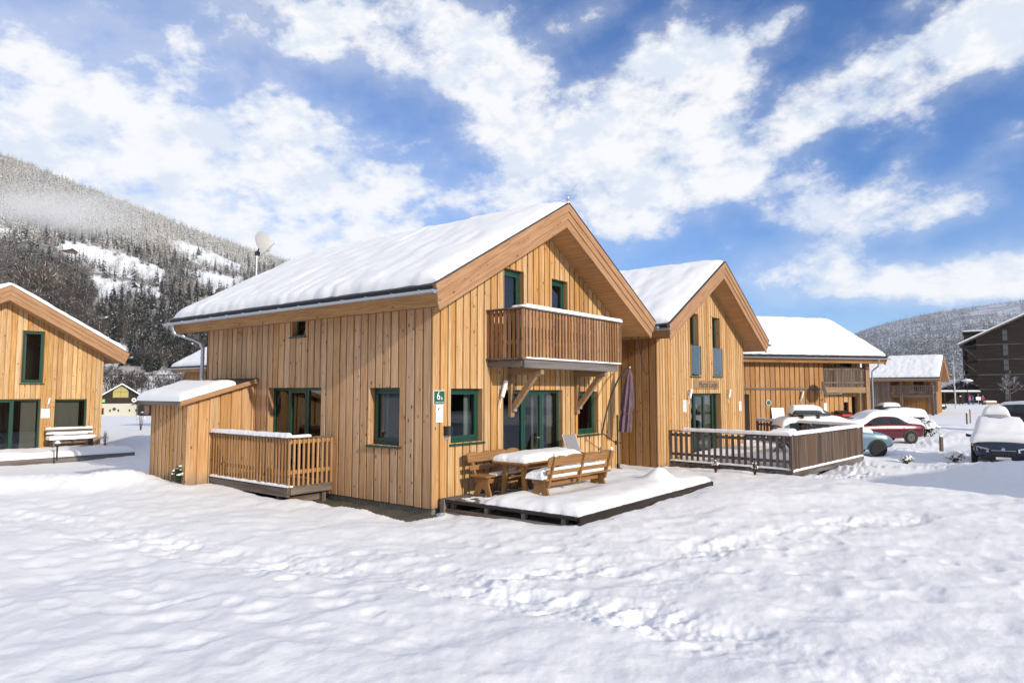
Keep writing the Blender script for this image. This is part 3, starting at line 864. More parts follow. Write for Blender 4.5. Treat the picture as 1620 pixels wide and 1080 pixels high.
# lean-to shed against the long wall
sh = thing('lean_to_shed', 'small larch shed with a snowy pent roof leaning on the long wall', 'shed', (-1.0, 7.9, 0))
sx0, sy0, sy1 = -1.85+1.0, 6.95-7.9, 8.95-7.9
zs = lambda x: 2.30+(x-sx0)*.285
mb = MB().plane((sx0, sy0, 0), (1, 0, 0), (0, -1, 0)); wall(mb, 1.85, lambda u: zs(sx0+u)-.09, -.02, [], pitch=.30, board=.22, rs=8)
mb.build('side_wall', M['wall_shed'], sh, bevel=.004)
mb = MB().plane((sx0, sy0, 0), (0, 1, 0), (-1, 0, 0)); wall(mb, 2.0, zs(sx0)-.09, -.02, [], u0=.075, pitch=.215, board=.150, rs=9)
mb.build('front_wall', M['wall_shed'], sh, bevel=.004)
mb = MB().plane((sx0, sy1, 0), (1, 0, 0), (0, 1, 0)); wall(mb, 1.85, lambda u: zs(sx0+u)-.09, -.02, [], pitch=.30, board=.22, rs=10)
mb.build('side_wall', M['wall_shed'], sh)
def pent(z0, z1, xa, xb, ya, yb, m, nm, bev=0):
    q = MB(); q.prism([(xa, zs(xa)+z0), (xb, zs(xb)+z0), (xb, zs(xb)+z1), (xa, zs(xa)+z1)], ya, yb, 'y'); return q.build(nm, m, sh, bevel=bev)
pent(-.08, .0, sx0-.28, 1.0-.004, sy0-.20, sy1+.20, M['larch_y'], 'roof')
pent(.004, .025, sx0-.30, 1.0-.006, sy0-.23, sy1+.23, M['roofmetal'], 'roof_sheet')
pent(-.10, .02, sx0-.30, .97, sy0-.245, sy0-.202, M['barge_x'], 'barge_board', .006)['label'] = 'sloped brown edge board over the side wall'
pent(-.10, .02, sx0-.30, .97, sy1+.202, sy1+.245, M['weathered_x'], 'barge_board', .006)
mb = MB(); mb.box((sx0-.325, sy0-.20, zs(sx0-.3)-.09), (sx0-.282, sy1+.20, zs(sx0-.3)+.002)); mb.build('eave_board', M['weathered_y'], sh, bevel=.005)
xs = np.concatenate([[0, .01, .03, .07, .13, .2, .3], np.linspace(.42, 1.3, 14), [1.38, 1.44, 1.48, 1.5]])+sx0-.31
ys = np.concatenate([[0, .01, .03, .07, .13, .2, .3], np.linspace(.42, 2.02, 18), 2.44-np.array([.3, .2, .13, .07, .03, .01, 0])])+sy0-.22
X, Y = np.meshgrid(xs, ys, indexing='ij')
D = np.minimum(np.minimum(X-xs[0], (xs[-1]-X)*.35), np.minimum(Y-ys[0], ys[-1]-Y))
snow_sheet('roof_snow', X, Y, 2.30+(X-sx0)*.285+.025, .21*edge_round(D, .19)+.003, sh, .004, .22, 1.3, 31)

# small raised deck between shed and wall
dk = thing('side_deck', 'small raised timber deck with slatted railing beside the shed', 'deck', (-.6, 5.2, 0))
a0, b0, b1 = -.60, 3.42-5.2, 6.93-5.2
mb = MB()
for k in range(8): mb.box((a0-.03+k*.154, b0-.03, .27), (a0-.03+k*.154+.144, b1, .30))
mb.build('floor_boards', M['weathered_y'], dk)
mb = MB(); mb.box((a0-.02, b0+.02, .06), (a0+.06, b1, .265)); mb.build('edge_beam', M['weathered_y'], dk, bevel=.008)
mb = MB(); mb.box((a0+.062, b0-.01, .10), (.598, b0+.07, .265)); mb.build('edge_beam', M['weathered_x'], dk, bevel=.008)
mb = MB(); mb.box((a0+.15, b0+.20, -.12), (.55, b0+.32, .055)); mb.build('sleeper', M['weathered_x'], dk, bevel=.01)
for (xx, yy) in ((a0+.02, b0+.4), (a0+.02, b1-.3), (.4, b0+.1)):
    mb = MB(); mb.box((xx, yy, -.35), (xx+.12, yy+.12, .06)); mb.build('post', M['weathered_z'], dk, bevel=.008)
railing(dk, [(a0, b1-.02), (a0, b0), (.57, b0)], .27, 1.39, .128, .052, .032, M['larch_z'], zc=(.62, 1.32))
mb = MB(); mb.box((a0-.06, b0-.06, 1.39), (a0+.06, b1, 1.42)); mb.box((a0+.062, b0-.06, 1.39), (.585, b0+.06, 1.42)); mb.build('handrail', M['weathered_y'], dk, bevel=.005)
snow_box('rail_snow', a0-.055, a0+.075, b0+.02, b1-.02, 1.42, .095, dk, w=.075, nx=10, ny=90, amp=.15, seed=8)
snow_box('rail_snow', a0+.02, a0+.55, b0-.05, b0+.055, 1.42, .05, dk, w=.07, nx=26, ny=8, amp=.2, seed=18)
snow_box('floor_snow', a0-.04, a0+.10, b0-.03, b1-.05, 0.30, .026, dk, w=.05, nx=8, ny=90, amp=.8, freq=6, seed=9)

# terrace in front of the gable
tr = thing('front_terrace', 'low dark timber terrace under thick snow before the gable', 'deck', (3.3, -1.8, 0))
tx0, tx1, ty0, ty1 = .22-3.3, 6.45-3.3, -3.55+1.8, -.035+1.8
mb = MB()
for k in range(23):
    yy = ty0+k*.1525
    mb.box((tx0, yy, .17), (tx1, min(yy+.142, ty1), .205))
mb.build('floor_boards', M['grey_x'], tr)
mb = MB(); mb.box((tx0-.045, ty0+.02, .135), (tx0-.003, ty1, .20)); mb.build('side_beam', M['dark_y'], tr, bevel=.006)
mb = MB(); mb.box((tx0-.03, ty0+.05, -.17), (tx0+.04, ty1-.02, .015)); mb.build('side_beam', M['weathered_y'], tr, bevel=.008)
mb = MB(); mb.box((tx0-.03, ty0-.05, .02), (tx1, ty0-.003, .205)); mb.build('front_beam', M['dark_x'], tr, bevel=.006)
mb = MB(); mb.box((tx1+.002, ty0, .02), (tx1+.045, ty1, .205)); mb.build('side_beam', M['dark_y'], tr, bevel=.006)
for yy in np.linspace(ty0+.35, ty1-.35, 4):
    mb = MB(); mb.box((tx0+.0, yy-.05, .016), (tx0+.1, yy+.05, .168)); mb.build('post', M['grey_z'], tr, bevel=.006)
mb = MB(); mb.box((tx0-.06, ty1-.18, -.16), (tx0+.09, ty1-.04, .20)); mb.build('post', M['weathered_z'], tr, bevel=.01)
xs = np.concatenate([[0, .01, .03, .07, .12, .18, .26], np.linspace(.34, tx1-tx0-.3, 80), (tx1-tx0)-np.array([.2, .12, .06, .02, 0])])+tx0
ys = np.concatenate([[0, .01, .03, .07, .12, .18, .26], np.linspace(.34, ty1-ty0-.3, 52), (ty1-ty0)-np.array([.2, .12, .06, .02, 0])])+ty0
X, Y = np.meshgrid(xs, ys, indexing='ij')
gx, gy = X+3.3, Y-1.8
D = np.minimum(np.minimum(X-xs[0], xs[-1]-X), Y-ys[0])
D = np.minimum(D-0.10*sm(.6, .3, X-xs[0])*sm(-1.2, -.5, gy)*0, 9)
bare = sm(-1.55, -1.05, gy+.12*pn(gx*2, gy*2, 3))*sm(3.9, 3.2, gx+.2*pn(gx, gy*3, 4))      # trodden, sheltered by balcony
under = gauss(gx-2.1, gy+2.05, 1.3, .28)
T = (.175*edge_round(np.maximum(D+.05*pn(X*3, Y*3, 2)*(D > 0), 0), .42, 2.0))*(1-.90*bare)*(1-.45*under)
T = T*(1-.5*sm(-.7, -.1, gy)*sm(7, 5, gx))
T = T+.27*np.exp(-((gx-4.62)/.30)**2-((gy+3.02)/.27)**2)+.05*np.exp(-((gx-4.45)/.75)**2-((gy+2.9)/.5)**2)
T = T+(.02*fbm(gx*2.2, gy*2.2, 3, 7)+.028*np.abs(pn(gx*1.5, gy*2.1, 12)))*np.clip(T/.1, 0, 1)
Tn = np.where(T < .018+.02*pn(gx*5, gy*5, 9), -.012, T)
Xj = X+.014*pn(Y*9, X*9, 5)*np.exp(-D/.1); Yj = Y+.020*pn(X*8, Y*8, 6)*np.exp(-D/.1)
snow_sheet('snow_cover', Xj, Yj, np.full(X.shape, .205), Tn, tr, .004, 0, 1, 1)

# ------------------------------------------------------------------ garden furniture
DZ = .215
def bench(loc, rot, Ln, label, snow_on, seed, group=None, m='oiled'):
    b = thing('garden_bench', label, 'bench', loc, rot, group)
    h = Ln/2
    mb = MB()
    for y0 in (-.22, -.055, .11): mb.box((-h, y0, .415), (h, y0+.155, .455))
    mb.build('seat', M[m+'_x'], b, bevel=.006)
    # backrest board with a scalloped upper edge
    def by(z): return .24+(z-.45)*.24
    n = 48
    top = [(-h+2*h*k/n, .885+.045*abs(math.sin(math.pi*(k/n)*4.0))**.7) for k in range(n+1)]
    V = []; F = []
    for th in (-.018, .018):
        for (x, z) in top: V.append((x, by(z)+th, z))
        for (x, z) in top: V.append((x, by(.70)+th, .71))
    nn_ = n+1
    for k in range(n):
        F += [(k, k+1, nn_+k+1, nn_+k), (2*nn_+k+1, 2*nn_+k, 3*nn_+k, 3*nn_+k+1), (k+1, k, 2*nn_+k, 2*nn_+k+1), (nn_+k, nn_+k+1, 3*nn_+k+1, 3*nn_+k)]
    F += [(0, nn_, 3*nn_, 2*nn_), (n, 2*nn_+n, 3*nn_+n, nn_+n)]
    mb = MB(); mb.add(V, F); mb.build('backrest', M[m+'_x'], b, bevel=.004)
    mb = MB(); mb.beam((-h+.02, by(.59), .59), (h-.02, by(.59), .59), .034, .10, (0, .23, .97)); mb.build('back_slat', M[m+'_x'], b, bevel=.005)
    for s in (-1, 1):
        xq = s*(h-.16)
        # trestle: one board cut to two splayed feet
        mb = MB()
        mb.prism([(-.24, 0), (-.12, 0), (-.055, .12), (0, .17), (.055, .12), (.13, 0), (.27, 0), (.16, .30), (.20, .41), (-.20, .41), (-.15, .30)], xq-.027, xq+.027, 'x')
        mb.build('leg', M[m+'_z'], b, bevel=.005)
    for xq in (-h+.16, 0, h-.16):
        mb = MB(); mb.beam((xq, .215-.02, .28), (xq, by(.90)+.045, .92), .055, .07, (0, 1, 0)); mb.build('upright', M[m+'_z'], b, bevel=.006)
    mb = MB(); mb.box((-h+.16, -.03, .25), (h-.16, .03, .35)); mb.build('stretcher', M[m+'_x'], b, bevel=.005)
    mb = MB(); mb.box((-.06, -.21, .36), (.06, .24, .412)); mb.build('seat_batten', M[m+'_y'], b)
    if snow_on > 0:
        snow_box('seat_snow', -h-.03, h+.02, -.26, .20, .455, snow_on, b, w=.16, nx=60, ny=18, amp=.25, freq=1.8, seed=seed, jag=.03)
        snow_box('back_snow', -h+.3, h-.2, by(.64)-.02, by(.64)+.02, .64, .025, b, w=.03, nx=60, ny=5, amp=.4, seed=seed+2, jag=0)
        for xq in (-h+.16, h-.16): snow_box('post_snow', xq-.032, xq+.032, by(.92)-.01, by(.92)+.065, .932, .045, b, w=.04, nx=7, ny=7, seed=seed+3, jag=0)
    return b
bench((1.74, -.60, DZ), 0, 1.85, 'brown garden bench with scalloped back standing against the gable wall', 0, 40)
bb = [o for o in C.objects if o.name.startswith('garden_bench')][-1]
snow_box('seat_snow', -.60, .35, -.24, -.02, .455, .05, bb, w=.14, nx=30, ny=10, amp=.5, seed=44)
snow_box('back_snow', -.85, .85, .335, .365, .845, .012, bb, w=.02, nx=50, ny=4, amp=.9, seed=45, jag=0)
bench((2.27, -2.02, DZ+.02), 177, 2.42, 'brown garden bench with snow on its seat and its back to the lawn', .15, 50)
tb = thing('garden_table', 'wooden garden table under a thick cap of snow', 'table', (2.17, -1.22, DZ), 0)
mb = MB()
for k in range(5): mb.box((-1.12, -.43+k*.174, .725), (1.12, -.43+k*.174+.166, .765))
mb.build('tabletop', M['oiled_x'], tb, bevel=.006)
for s in (-1, 1):
    xq = s*.88
    for q in (-1, 1):
        mb = MB(); pr = [(.37, 0), (.26, 0), (.225, .20), (.205, .42), (.19, .60), (.16, .66), (.31, .66), (.315, .50), (.335, .25)]
        mb.prism([(q*a, b_) for a, b_ in (pr if q > 0 else pr[::-1])], xq-.03, xq+.03, 'x'); mb.build('leg', M['oiled_z'], tb, bevel=.005)
    mb = MB(); mb.box((xq-.04, -.36, .662), (xq+.04, .36, .722)); mb.build('cross_beam', M['oiled_y'], tb, bevel=.005)
mb = MB(); mb.box((-.84, -.03, .56), (.84, .03, .655)); mb.build('stretcher', M['oiled_x'], tb, bevel=.005)
mb = MB(); mb.box((-.9, .24, .672), (.9, .28, .724)); mb.box((-.9, -.28, .672), (.9, -.24, .724)); mb.build('apron', M['oiled_x'], tb)
snow_box('snow_cap', -1.09, 1.13, -.42, .44, .765, .155, tb, w=.22, nx=60, ny=30, amp=.22, freq=1.6, seed=61, jag=.02)

ch = thing('garden_chair', 'grey fabric garden chair leaning by the terrace door', 'chair', (4.68, -.62, DZ), -8)
mb = MB(); mb.hexa([(-.24, -.02, .55), (.24, -.02, .55), (.24, .0, .55), (-.24, .0, .55), (-.24, .24, 1.13), (.24, .24, 1.13), (.24, .26, 1.13), (-.24, .26, 1.13)]); mb.build('backrest', M['greysling'], ch, bevel=.01)
mb = MB(); mb.hexa([(-.24, -.42, .40), (.24, -.42, .40), (.24, 0, .36), (-.24, 0, .36), (-.24, -.42, .42), (.24, -.42, .42), (.24, 0, .38), (-.24, 0, .38)]); mb.build('seat', M['greysling'], ch)
for s in (-1, 1):
    mb = MB(); mb.tube([(s*.26, .26, 1.14), (s*.26, -.02, .45), (s*.26, -.40, .0)], .013, 8); mb.build('leg', M['steel'], ch, smooth=60)
    mb = MB(); mb.tube([(s*.27, -.40, .42), (s*.27, .0, .30), (s*.27, .14, .0)], .013, 8); mb.build('leg', M['steel'], ch, smooth=60)
    mb = MB(); mb.tube([(s*.27, .07, .66), (s*.27, -.30, .64), (s*.27, -.38, .58)], .016, 8); mb.build('armrest', M['black'], ch, smooth=60)

# cantilever parasol, folded
pa = thing('folded_parasol', 'folded purple cantilever parasol on a dark pole at the terrace end', 'parasol', (6.93, -.58, .19))
mb = MB(); mb.tube([(0, 0, 0), (0, 0, 1.62)], .027, 10); mb.build('pole', M['black'], pa, smooth=60)
mb = MB()
for k in range(4):
    a = k*math.pi/2+.3; mb.beam((0, 0, .05), (.42*math.cos(a), .42*math.sin(a), .04), .06, .035)
mb.tube([(0, 0, .02), (0, 0, .22)], .04, 10); mb.build('base_cross', M['black'], pa)
def q(px, py, y=-.58):
    r = ray(px, py); k = (y-CAM[1])/r[1]; p = CAM+r*k; return (p[0]-6.93, p[1]+.58, p[2]-.19)
arm = [q(952, 688), q(955, 672), q(960, 650), q(968, 622), q(979, 598), q(989, 584), q(996, 578)]
mb = MB(); mb.tube(arm, .024, 8); mb.build('boom', M['black'], pa, smooth=60)
mb = MB(); mb.tube([q(952, 684), q(975, 701)], .017, 8); mb.lathe([(.03, -.06), (.045, -.05), (.045, .05), (.03, .06)], q(975, 700), 10); mb.tube([q(975, 700), (q(975, 700)[0]+.02, -.16, q(975, 700)[2])], .012, 6); mb.build('crank', M['black'], pa, smooth=40)
tp, bt = Vector(q(996, 581)), Vector(q(989, 683))
mb = MB(); rows = 26; n = 40; P = []
for i in range(rows+1):
    f = i/rows; c = tp.lerp(bt, f)
    if f < .03: rad = .012+.6*f
    elif f < .155: rad = .03+(f-.03)/.125*.085
    elif f < .16: rad = .10
    else:
        rad = .092+.075*math.sin(min(1, (f-.16)/.60)*math.pi*.62)
    if abs(f-.72) < .03: rad *= .84
    row = []
    for k in range(n+1):
        a = 2*math.pi*k/n
        fold = 1+.20*math.sin(8*a+2.0*f)*min(1, f*4)+.07*math.sin(17*a+5*f)
        row.append((c.x+rad*fold*math.cos(a), c.y+rad*fold*math.sin(a), c.z))
    P.append(row)
mb.grid(P); mb.build('canopy', M['cloth'], pa, smooth=50)
mb = MB(); f = .72; c = tp.lerp(bt, f); mb.lathe([(.155, -.014), (.160, 0), (.155, .014)], tuple(c), 24); mb.build('tie_strap', M['cloth'], pa, smooth=60)
mb = MB(); mb.tube([tp+Vector((0, 0, -.02)), bt+Vector((0, 0, -.04))], .016, 8); mb.lathe([(.0, -.03), (.035, -.02), (.035, .03), (.02, .04)], (tp.x, tp.y, tp.z), 10); mb.build('mast', M['steel'], pa, smooth=50)

# things fixed to the near chalet's walls
def text(name, body, size, mt, parent, loc, rot, ex=.002, align='CENTER', shear=0.0, sx=1.0):
    cu = bpy.data.curves.new(name, 'FONT'); cu.body = body; cu.size = size; cu.extrude = ex; cu.align_x = align; cu.align_y = 'CENTER'; cu.shear = shear
    tmp = bpy.data.objects.new(name, cu); C.objects.link(tmp)
    dg = bpy.context.evaluated_depsgraph_get()
    me = bpy.data.meshes.new_from_object(tmp.evaluated_get(dg)); me.name = name; bpy.data.objects.remove(tmp); bpy.data.curves.remove(cu)
    me.materials.clear(); me.materials.append(mt)
    o = bpy.data.objects.new(name, me); C.objects.link(o); o.parent = parent; o.location = loc; o.rotation_euler = rot; o.scale = (sx, 1, 1)
    return o
FR = (math.pi/2, 0, 0)
sg = thing('house_number_sign', 'green plate reading 6b on the corner of the big chalet', 'sign', (.185, -.002, 2.355))
mb = MB(); mb.box((-.175, -.016, -.155), (.175, 0, .155)); mb.build('rim', M['white'], sg, bevel=.003)
mb = MB(); mb.box((-.162, -.022, -.142), (.162, -.0165, .142)); mb.build('plate', M['signgreen'], sg, bevel=.002)
text('numeral', '6', .25, M['white'], sg, (-.035, -.026, .03), FR, sx=.85)
text('letter', 'b', .11, M['white'], sg, (.065, -.026, -.015), FR)
text('lettering', 'RESIDENCE PARK', .034, M['white'], sg, (0, -.026, -.105), FR)
def notice(label, loc, w, h, rot=0, arrow=True):
    nt = thing('notice', label, 'notice', loc, rot)
    mb = MB(); mb.box((-w/2, -.008, -h/2), (w/2, 0, h/2)); mb.build('sheet', M['paper'], nt, bevel=.001)
    mb = MB()
    if arrow:
        mb.beam((w*.08, -.0105, h*.32), (-w*.18, -.0105, h*.22), .004, h*.035, (0, 0, 1)); mb.hexa([(-w*.30, -.012, h*.19), (-w*.12, -.012, h*.17), (-w*.12, -.009, h*.17), (-w*.30, -.009, h*.19), (-w*.22, -.012, h*.29), (-w*.13, -.012, h*.24), (-w*.13, -.009, h*.24), (-w*.22, -.009, h*.29)])
        mb.build('arrow', M['ink'], nt)
    return nt
notice('white paper notice with a black arrow below the 6b plate', (.205, -.003, 2.02), .21, .40)
ab = thing('wall_ashtray', 'black half round ashtray on the wall beside the kitchen window', 'ashtray', (.44, -.003, 1.63))
mb = MB(); n = 14; pr = [(-.10, 0)]+[(.10*math.cos(math.pi+math.pi*k/n), -.12*math.sin(math.pi*k/n)-.02) for k in range(n+1)]+[(.10, 0)]
mb.prism(pr, -.10, .07, 'z'); mb.build('bowl', M['black'], ab, smooth=40)
mb = MB(); mb.prism([(1.08*a, 1.05*b_) for a, b_ in pr], .0705, .10, 'z'); mb.build('lid', M['black'], ab, smooth=40)
mb = MB(); mb.box((-.06, -.004, -.20), (.06, -.0, .10)); mb.build('back_plate', M['steel'], ab)
def wall_lamp(label, loc, rot=0, s=1.0, tilt=.10, group=None):
    wl = thing('wall_lamp', label, 'lamp', loc, rot, group)
    mb = MB(); mb.box((-.03*s, -.035, -.05*s), (.03*s, 0, .05*s)); mb.build('wall_plate', M['steel'], wl, bevel=.004)
    mb = MB(); mb.tube([(-.075*s-tilt*.6, -.10, -.42*s), (-.02*s, -.09, -.10*s), (.01*s, -.03, -.03*s)], .012*s, 8); mb.build('arm', M['steel'], wl, smooth=60)
    mb = MB(); mb.tube([(-.03*s-tilt*.2, -.10, -.20*s), (.035*s+tilt*.3, -.115, .14*s)], [.042*s, .052*s], 14); mb.build('lamp_shade', M['white'], wl, smooth=40)
    return wl
wall_lamp('slanted white lamp on the wall left of the left balcony brace', (2.30, -.003, 2.58), s=1.15)

ds = thing('satellite_dish', 'white satellite dish on a pole at the far ridge end', 'satellite dish', (1.95, 10.25, 6.08))
mb = MB(); mb.tube([(0, 0, 0), (0, 0, 1.02)], .032, 10); mb.build('pole', M['steel'], ds, smooth=60)
def dish(parent, c, nrm, r, m, dep=.09):
    nrm = Vector(nrm).normalized(); a = nrm.cross(Vector((0, 0, 1))).normalized(); b = a.cross(nrm)
    mb = MB(); P = []
    for th in (0, .012):
        for i in range(9):
            rr = r*i/8 if th == 0 else r*(8-i)/8
            P.append([tuple(Vector(c)+nrm*(dep*(rr/r)**2-th)+(a*math.cos(2*math.pi*k/28)*.92+b*math.sin(2*math.pi*k/28))*rr) for k in range(29)])
    mb.grid(P); return mb.build('reflector', m, parent, smooth=60)
M['dish'] = mat('dish_paint', Base_Color=(.40, .40, .385), Roughness=.5)
ndir = Vector((.21, -1.1, .25))
dish(ds, (.14, -.06, 1.38), ndir, .38, M['dish'])
mb = MB(); e = Vector((.14, -.06, 1.38))+ndir.normalized()*.62+Vector((0, 0, -.20)); s0 = Vector((.14, -.06, .97)); mb.tube([s0, e], .013, 8); mb.build('feed_arm', M['steel'], ds, smooth=60)
mb = MB(); mb.tube([e-ndir.normalized()*.05, e+ndir.normalized()*.05], .03, 10); mb.build('feed_horn', M['white'], ds)
mb = MB(); mb.box((-.05, -.05, .93), (.09, .05, 1.07)); mb.beam((0, 0, 1.0), (.12, -.03, 1.32), .05, .04); mb.build('bracket', M['black'], ds)
# ------------------------------------------------------------------ generic chalet shells
def shell(h, W, L, front, left, zA=6.77, wm='wall', lm='wall_pale', fb=(.25, .20), lbd=(.262, .214), z0=0.0, right=True, recess=None, bev=.004, rs=20):
    ez = zA-PT*W/2+.02
    mb = MB().plane((0, 0, 0), (1, 0, 0), (0, -1, 0))
    wall(mb, W, gable_top(W, zA), z0, front, pitch=fb[0], board=fb[1], knees=(W/2,), rs=rs, u0=0 if recess is None else recess[1])
    mb.build('gable_wall', M[wm], h, bevel=bev)
    mb = MB().plane((0, 0, 0), (0, 1, 0), (-1, 0, 0))
    wall(mb, L, ez, z0, left, u0=.075 if recess is None else recess[0], pitch=lbd[0], board=lbd[1], rs=rs+1)
    mb.build('long_wall', M[lm], h, bevel=bev)
    if recess is not None:
        ry, rx = recess
        mb = MB().plane((rx, 0, 0), (0, 1, 0), (-1, 0, 0)); wall(mb, ry, lambda u: ez+PT*rx, z0, recess_holes, pitch=lbd[0], board=lbd[1], rs=rs+2)
        mb.build('recessed_wall', M[wm], h)
        mb = MB().plane((0, ry, 0), (1, 0, 0), (0, -1, 0)); wall(mb, rx, lambda u: ez+PT*u, z0, [], u0=.075, pitch=lbd[0], board=lbd[1], rs=rs+3)
        mb.build('recessed_wall', M[wm], h)
    mb = MB().plane((W, 0, 0), (0, 1, 0), (1, 0, 0)); wall(mb, L, ez, z0, [], u0=.075, pitch=lbd[0], board=lbd[1], rs=rs+4)
    mb.build('long_wall', M[lm], h)
    mb = MB().plane((0, L, 0), (1, 0, 0), (0, 1, 0)); wall(mb, W, gable_top(W, zA), z0, [], knees=(W/2,), rs=rs+5)
    mb.build('gable_wall', M[wm], h)
    rx = 0 if recess is None else recess[1]
    mb = MB(); mb.box((rx+.06, .06, .2), (W-.06, L-.06, .29)); mb.box((rx+.06, .06, 2.75), (W-.06, L-.06, 2.95)); mb.box((rx+1.9, .3, .3), (rx+2.0, L-.2, 4.4)); mb.box((rx+.3, 1.9, .3), (W-.3, 2.0, 5.0))
    mb.build('dark_interior', M['room'], h)  # here too the partitions are near-black so the panes look dark
    mb = MB(); mb.box((rx+.075, .075, -1.0), (W-.075, L-.075, z0+.01)); mb.build('plinth', M['concrete'], h)
recess_holes = []
FRONT0, LEFT0 = FRONT(), LEFT()

# ---- second chalet with the lettered board
h2 = chalet_base('chalet', 'second larch chalet with two tall narrow windows and a lettered board over its door', (10.433, -.135, -.047))
g2 = [(2.66, 5.62, .06, 2.45), (2.72, 3.54, 3.10, 5.42), (4.84, 5.68, 3.13, 5.44)]
shell(h2, 8.25, 9.6, g2, [], wm='wall', lm='wall_brown', fb=(.215, .168), rs=40, zA=6.85)
window(h2, FRONT0, *g2[0], panes=(.75, 1, .9, .35), sill=False, sashes=(1,), name='terrace_door', curtains=((4.4, 5.4),), dep=.2)
window(h2, FRONT0, *g2[1], fw=.07, dep=.2, sill=True); window(h2, FRONT0, *g2[2], fw=.07, dep=.2)
for gq in (g2[1], g2[2]):
    mb = MB().plane(*FRONT0); mb.box((gq[0]+.03, .004, 3.16), (gq[1]+.10, .014, 4.22))
    M.setdefault('frost', M['clearglass'])
    gb = mb.build('glass_balustrade', M['frost'], h2)
    mb = MB().plane(*FRONT0); mb.box((gq[0]+.0, .002, 3.12), (gq[0]+.028, .03, 4.24)); mb.box((gq[1]+.102, .002, 3.12), (gq[1]+.13, .03, 4.24)); mb.build('clamp_rail', M['barge_z'], gb)
chalet_roof(h2, 8.25, 9.6, seed=2, zA=6.85)
bd = thing('name_board', 'wooden board with dark lettering above the second chalet door', 'sign', (10.433+4.14, -.138, 2.735), 0)
mb = MB(); mb.box((-1.20, -.03, -.16), (1.20, 0, .16)); mb.build('board', M['pale_x'], bd, bevel=.006)
text('lettering', 'Murtal Lodge', .30, M['ink'], bd, (.10, -.034, -.01), FR, sx=1.12, shear=.25)
wall_lamp('white lamp on the left of the second chalet door', (10.433+2.42, -.14, 2.42), s=.95)
wall_lamp('white lamp on the right of the second chalet door', (10.433+6.25, -.14, 2.42), s=.95, tilt=.05)
notice('narrow white notice left of the second chalet door', (10.433+2.14, -.139, 1.96), .26, .42)
notice('plain white notice near the right corner of the second chalet', (10.433+7.72, -.139, 1.86), .26, .40, arrow=False)
mb = MB(); mb.tube([(9.0+.02*k, -.2-.02*k, 4.25-1.1*(k/12)-.55*math.sin(math.pi*k/12)) for k in range(13)], .012, 5)
tag(mb.build('cable', M['black']), 'thin dark cable hanging from the eave between the two chalets', 'cable')
# flower stalks by the terrace
def terrace2():
    t = thing('railed_terrace', 'grey railed timber terrace before the second chalet', 'deck', (14.4, -2.3, -.047))
    o = np.array([14.4, -2.3]); hb = np.array([10.433, -.135])
    A = [hb+np.array(p)-o for p in [(.86, -.03), (.42, -4.12), (7.35, -4.68), (10.25, .12)]]
    def inset(p, k): c = sum(A)/4; return p+(c-p)*k
    zf = .20
    mb = MB(); mb.prism([tuple(p) for p in A], zf-.04, zf, 'z'); mb.build('floor_boards', M['grey_x'], t)
    for a, b, nm in ((A[0], A[1], 'edge_beam'), (A[1], A[2], 'edge_beam'), (A[2], A[3], 'edge_beam')):
        mb = MB(); mb.beam((*a, zf-.15), (*b, zf-.15), .07, .20); mb.build(nm, M['grey_x'], t, bevel=.006)
    for k in range(5):
        p = A[1]+(A[2]-A[1])*(k/4*.92+.03); p = inset(p, .08)
        mb = MB(); mb.box((p[0]-.07, p[1]-.07, -.35), (p[0]+.07, p[1]+.07, zf-.05)); mb.build('post', M['grey_z'], t)
    for k in range(3):
        p = A[0]+(A[1]-A[0])*(k/2*.9+.05); p = inset(p, .08)
        mb = MB(); mb.box((p[0]-.07, p[1]-.07, -.35), (p[0]+.07, p[1]+.07, zf-.05)); mb.build('post', M['grey_z'], t)
    zt = 1.20
    railing(t, [A[0], A[1]], zf-.10, zt-.04, .205, .085, .03, M['grey_z'], zc=(zf+.22, zt-.14))
    railing(t, [A[1], A[2]], zf-.12, zt-.04, .118, .105, .03, M['fence'], zc=(zf+.22, zt-.14))
    railing(t, [A[2], A[3]], zf-.10, zt-.04, .205, .085, .03, M['grey_z'], zc=(zf+.22, zt-.14))
    for p in A: 
        mb = MB(); mb.box((p[0]-.05, p[1]-.05, zf-.2), (p[0]+.05, p[1]+.05, zt-.01)); mb.build('corner_post', M['grey_z'], t, bevel=.006)
    for i, (a, b) in enumerate(((A[0], A[1]), (A[1], A[2]), (A[2], A[3]))):
        mb = MB(); mb.beam((*a, zt+.012*i), (*b, zt+.012*i), .16, .03); mb.build('handrail', M['weathered_x'], t, bevel=.005)
        d = b-a; Ls = np.linalg.norm(d); ang = math.atan2(d[1], d[0])
        s = snow_box('rail_snow', .04 if i != 0 else .5, Ls+.03, -.10, .10, 0, .085, t, w=.09, nx=70, ny=12, amp=.2, seed=70+i)
        s.location = (a[0], a[1], zt+.018+.012*i); s.rotation_euler = (0, 0, ang)
        s = snow_box('floor_snow', 0, Ls, -.055, .16, 0, .032, t, w=.05, nx=70, ny=7, amp=.5, freq=4, seed=80+i)
        s.location = (a[0], a[1], zf-.055 if i == 1 else zf); s.rotation_euler = (0, 0, ang)
    n = 40; S, Tt = np.meshgrid(np.linspace(0, 1, n), np.linspace(0, 1, n), indexing='ij')
    P = ((1-S)*(1-Tt))[..., None]*inset(A[0], .05)+((1-S)*Tt)[..., None]*inset(A[1], .05)+(S*Tt)[..., None]*inset(A[2], .05)+(S*(1-Tt))[..., None]*inset(A[3], .05)
    D = np.minimum(np.minimum(S, 1-S), np.minimum(Tt, 1-Tt))
    snow_sheet('snow_cover', P[..., 0], P[..., 1], np.full(S.shape, zf), .16*edge_round(D, .04), t, .002, .4, 1.2, 77)
    return t
terrace2()
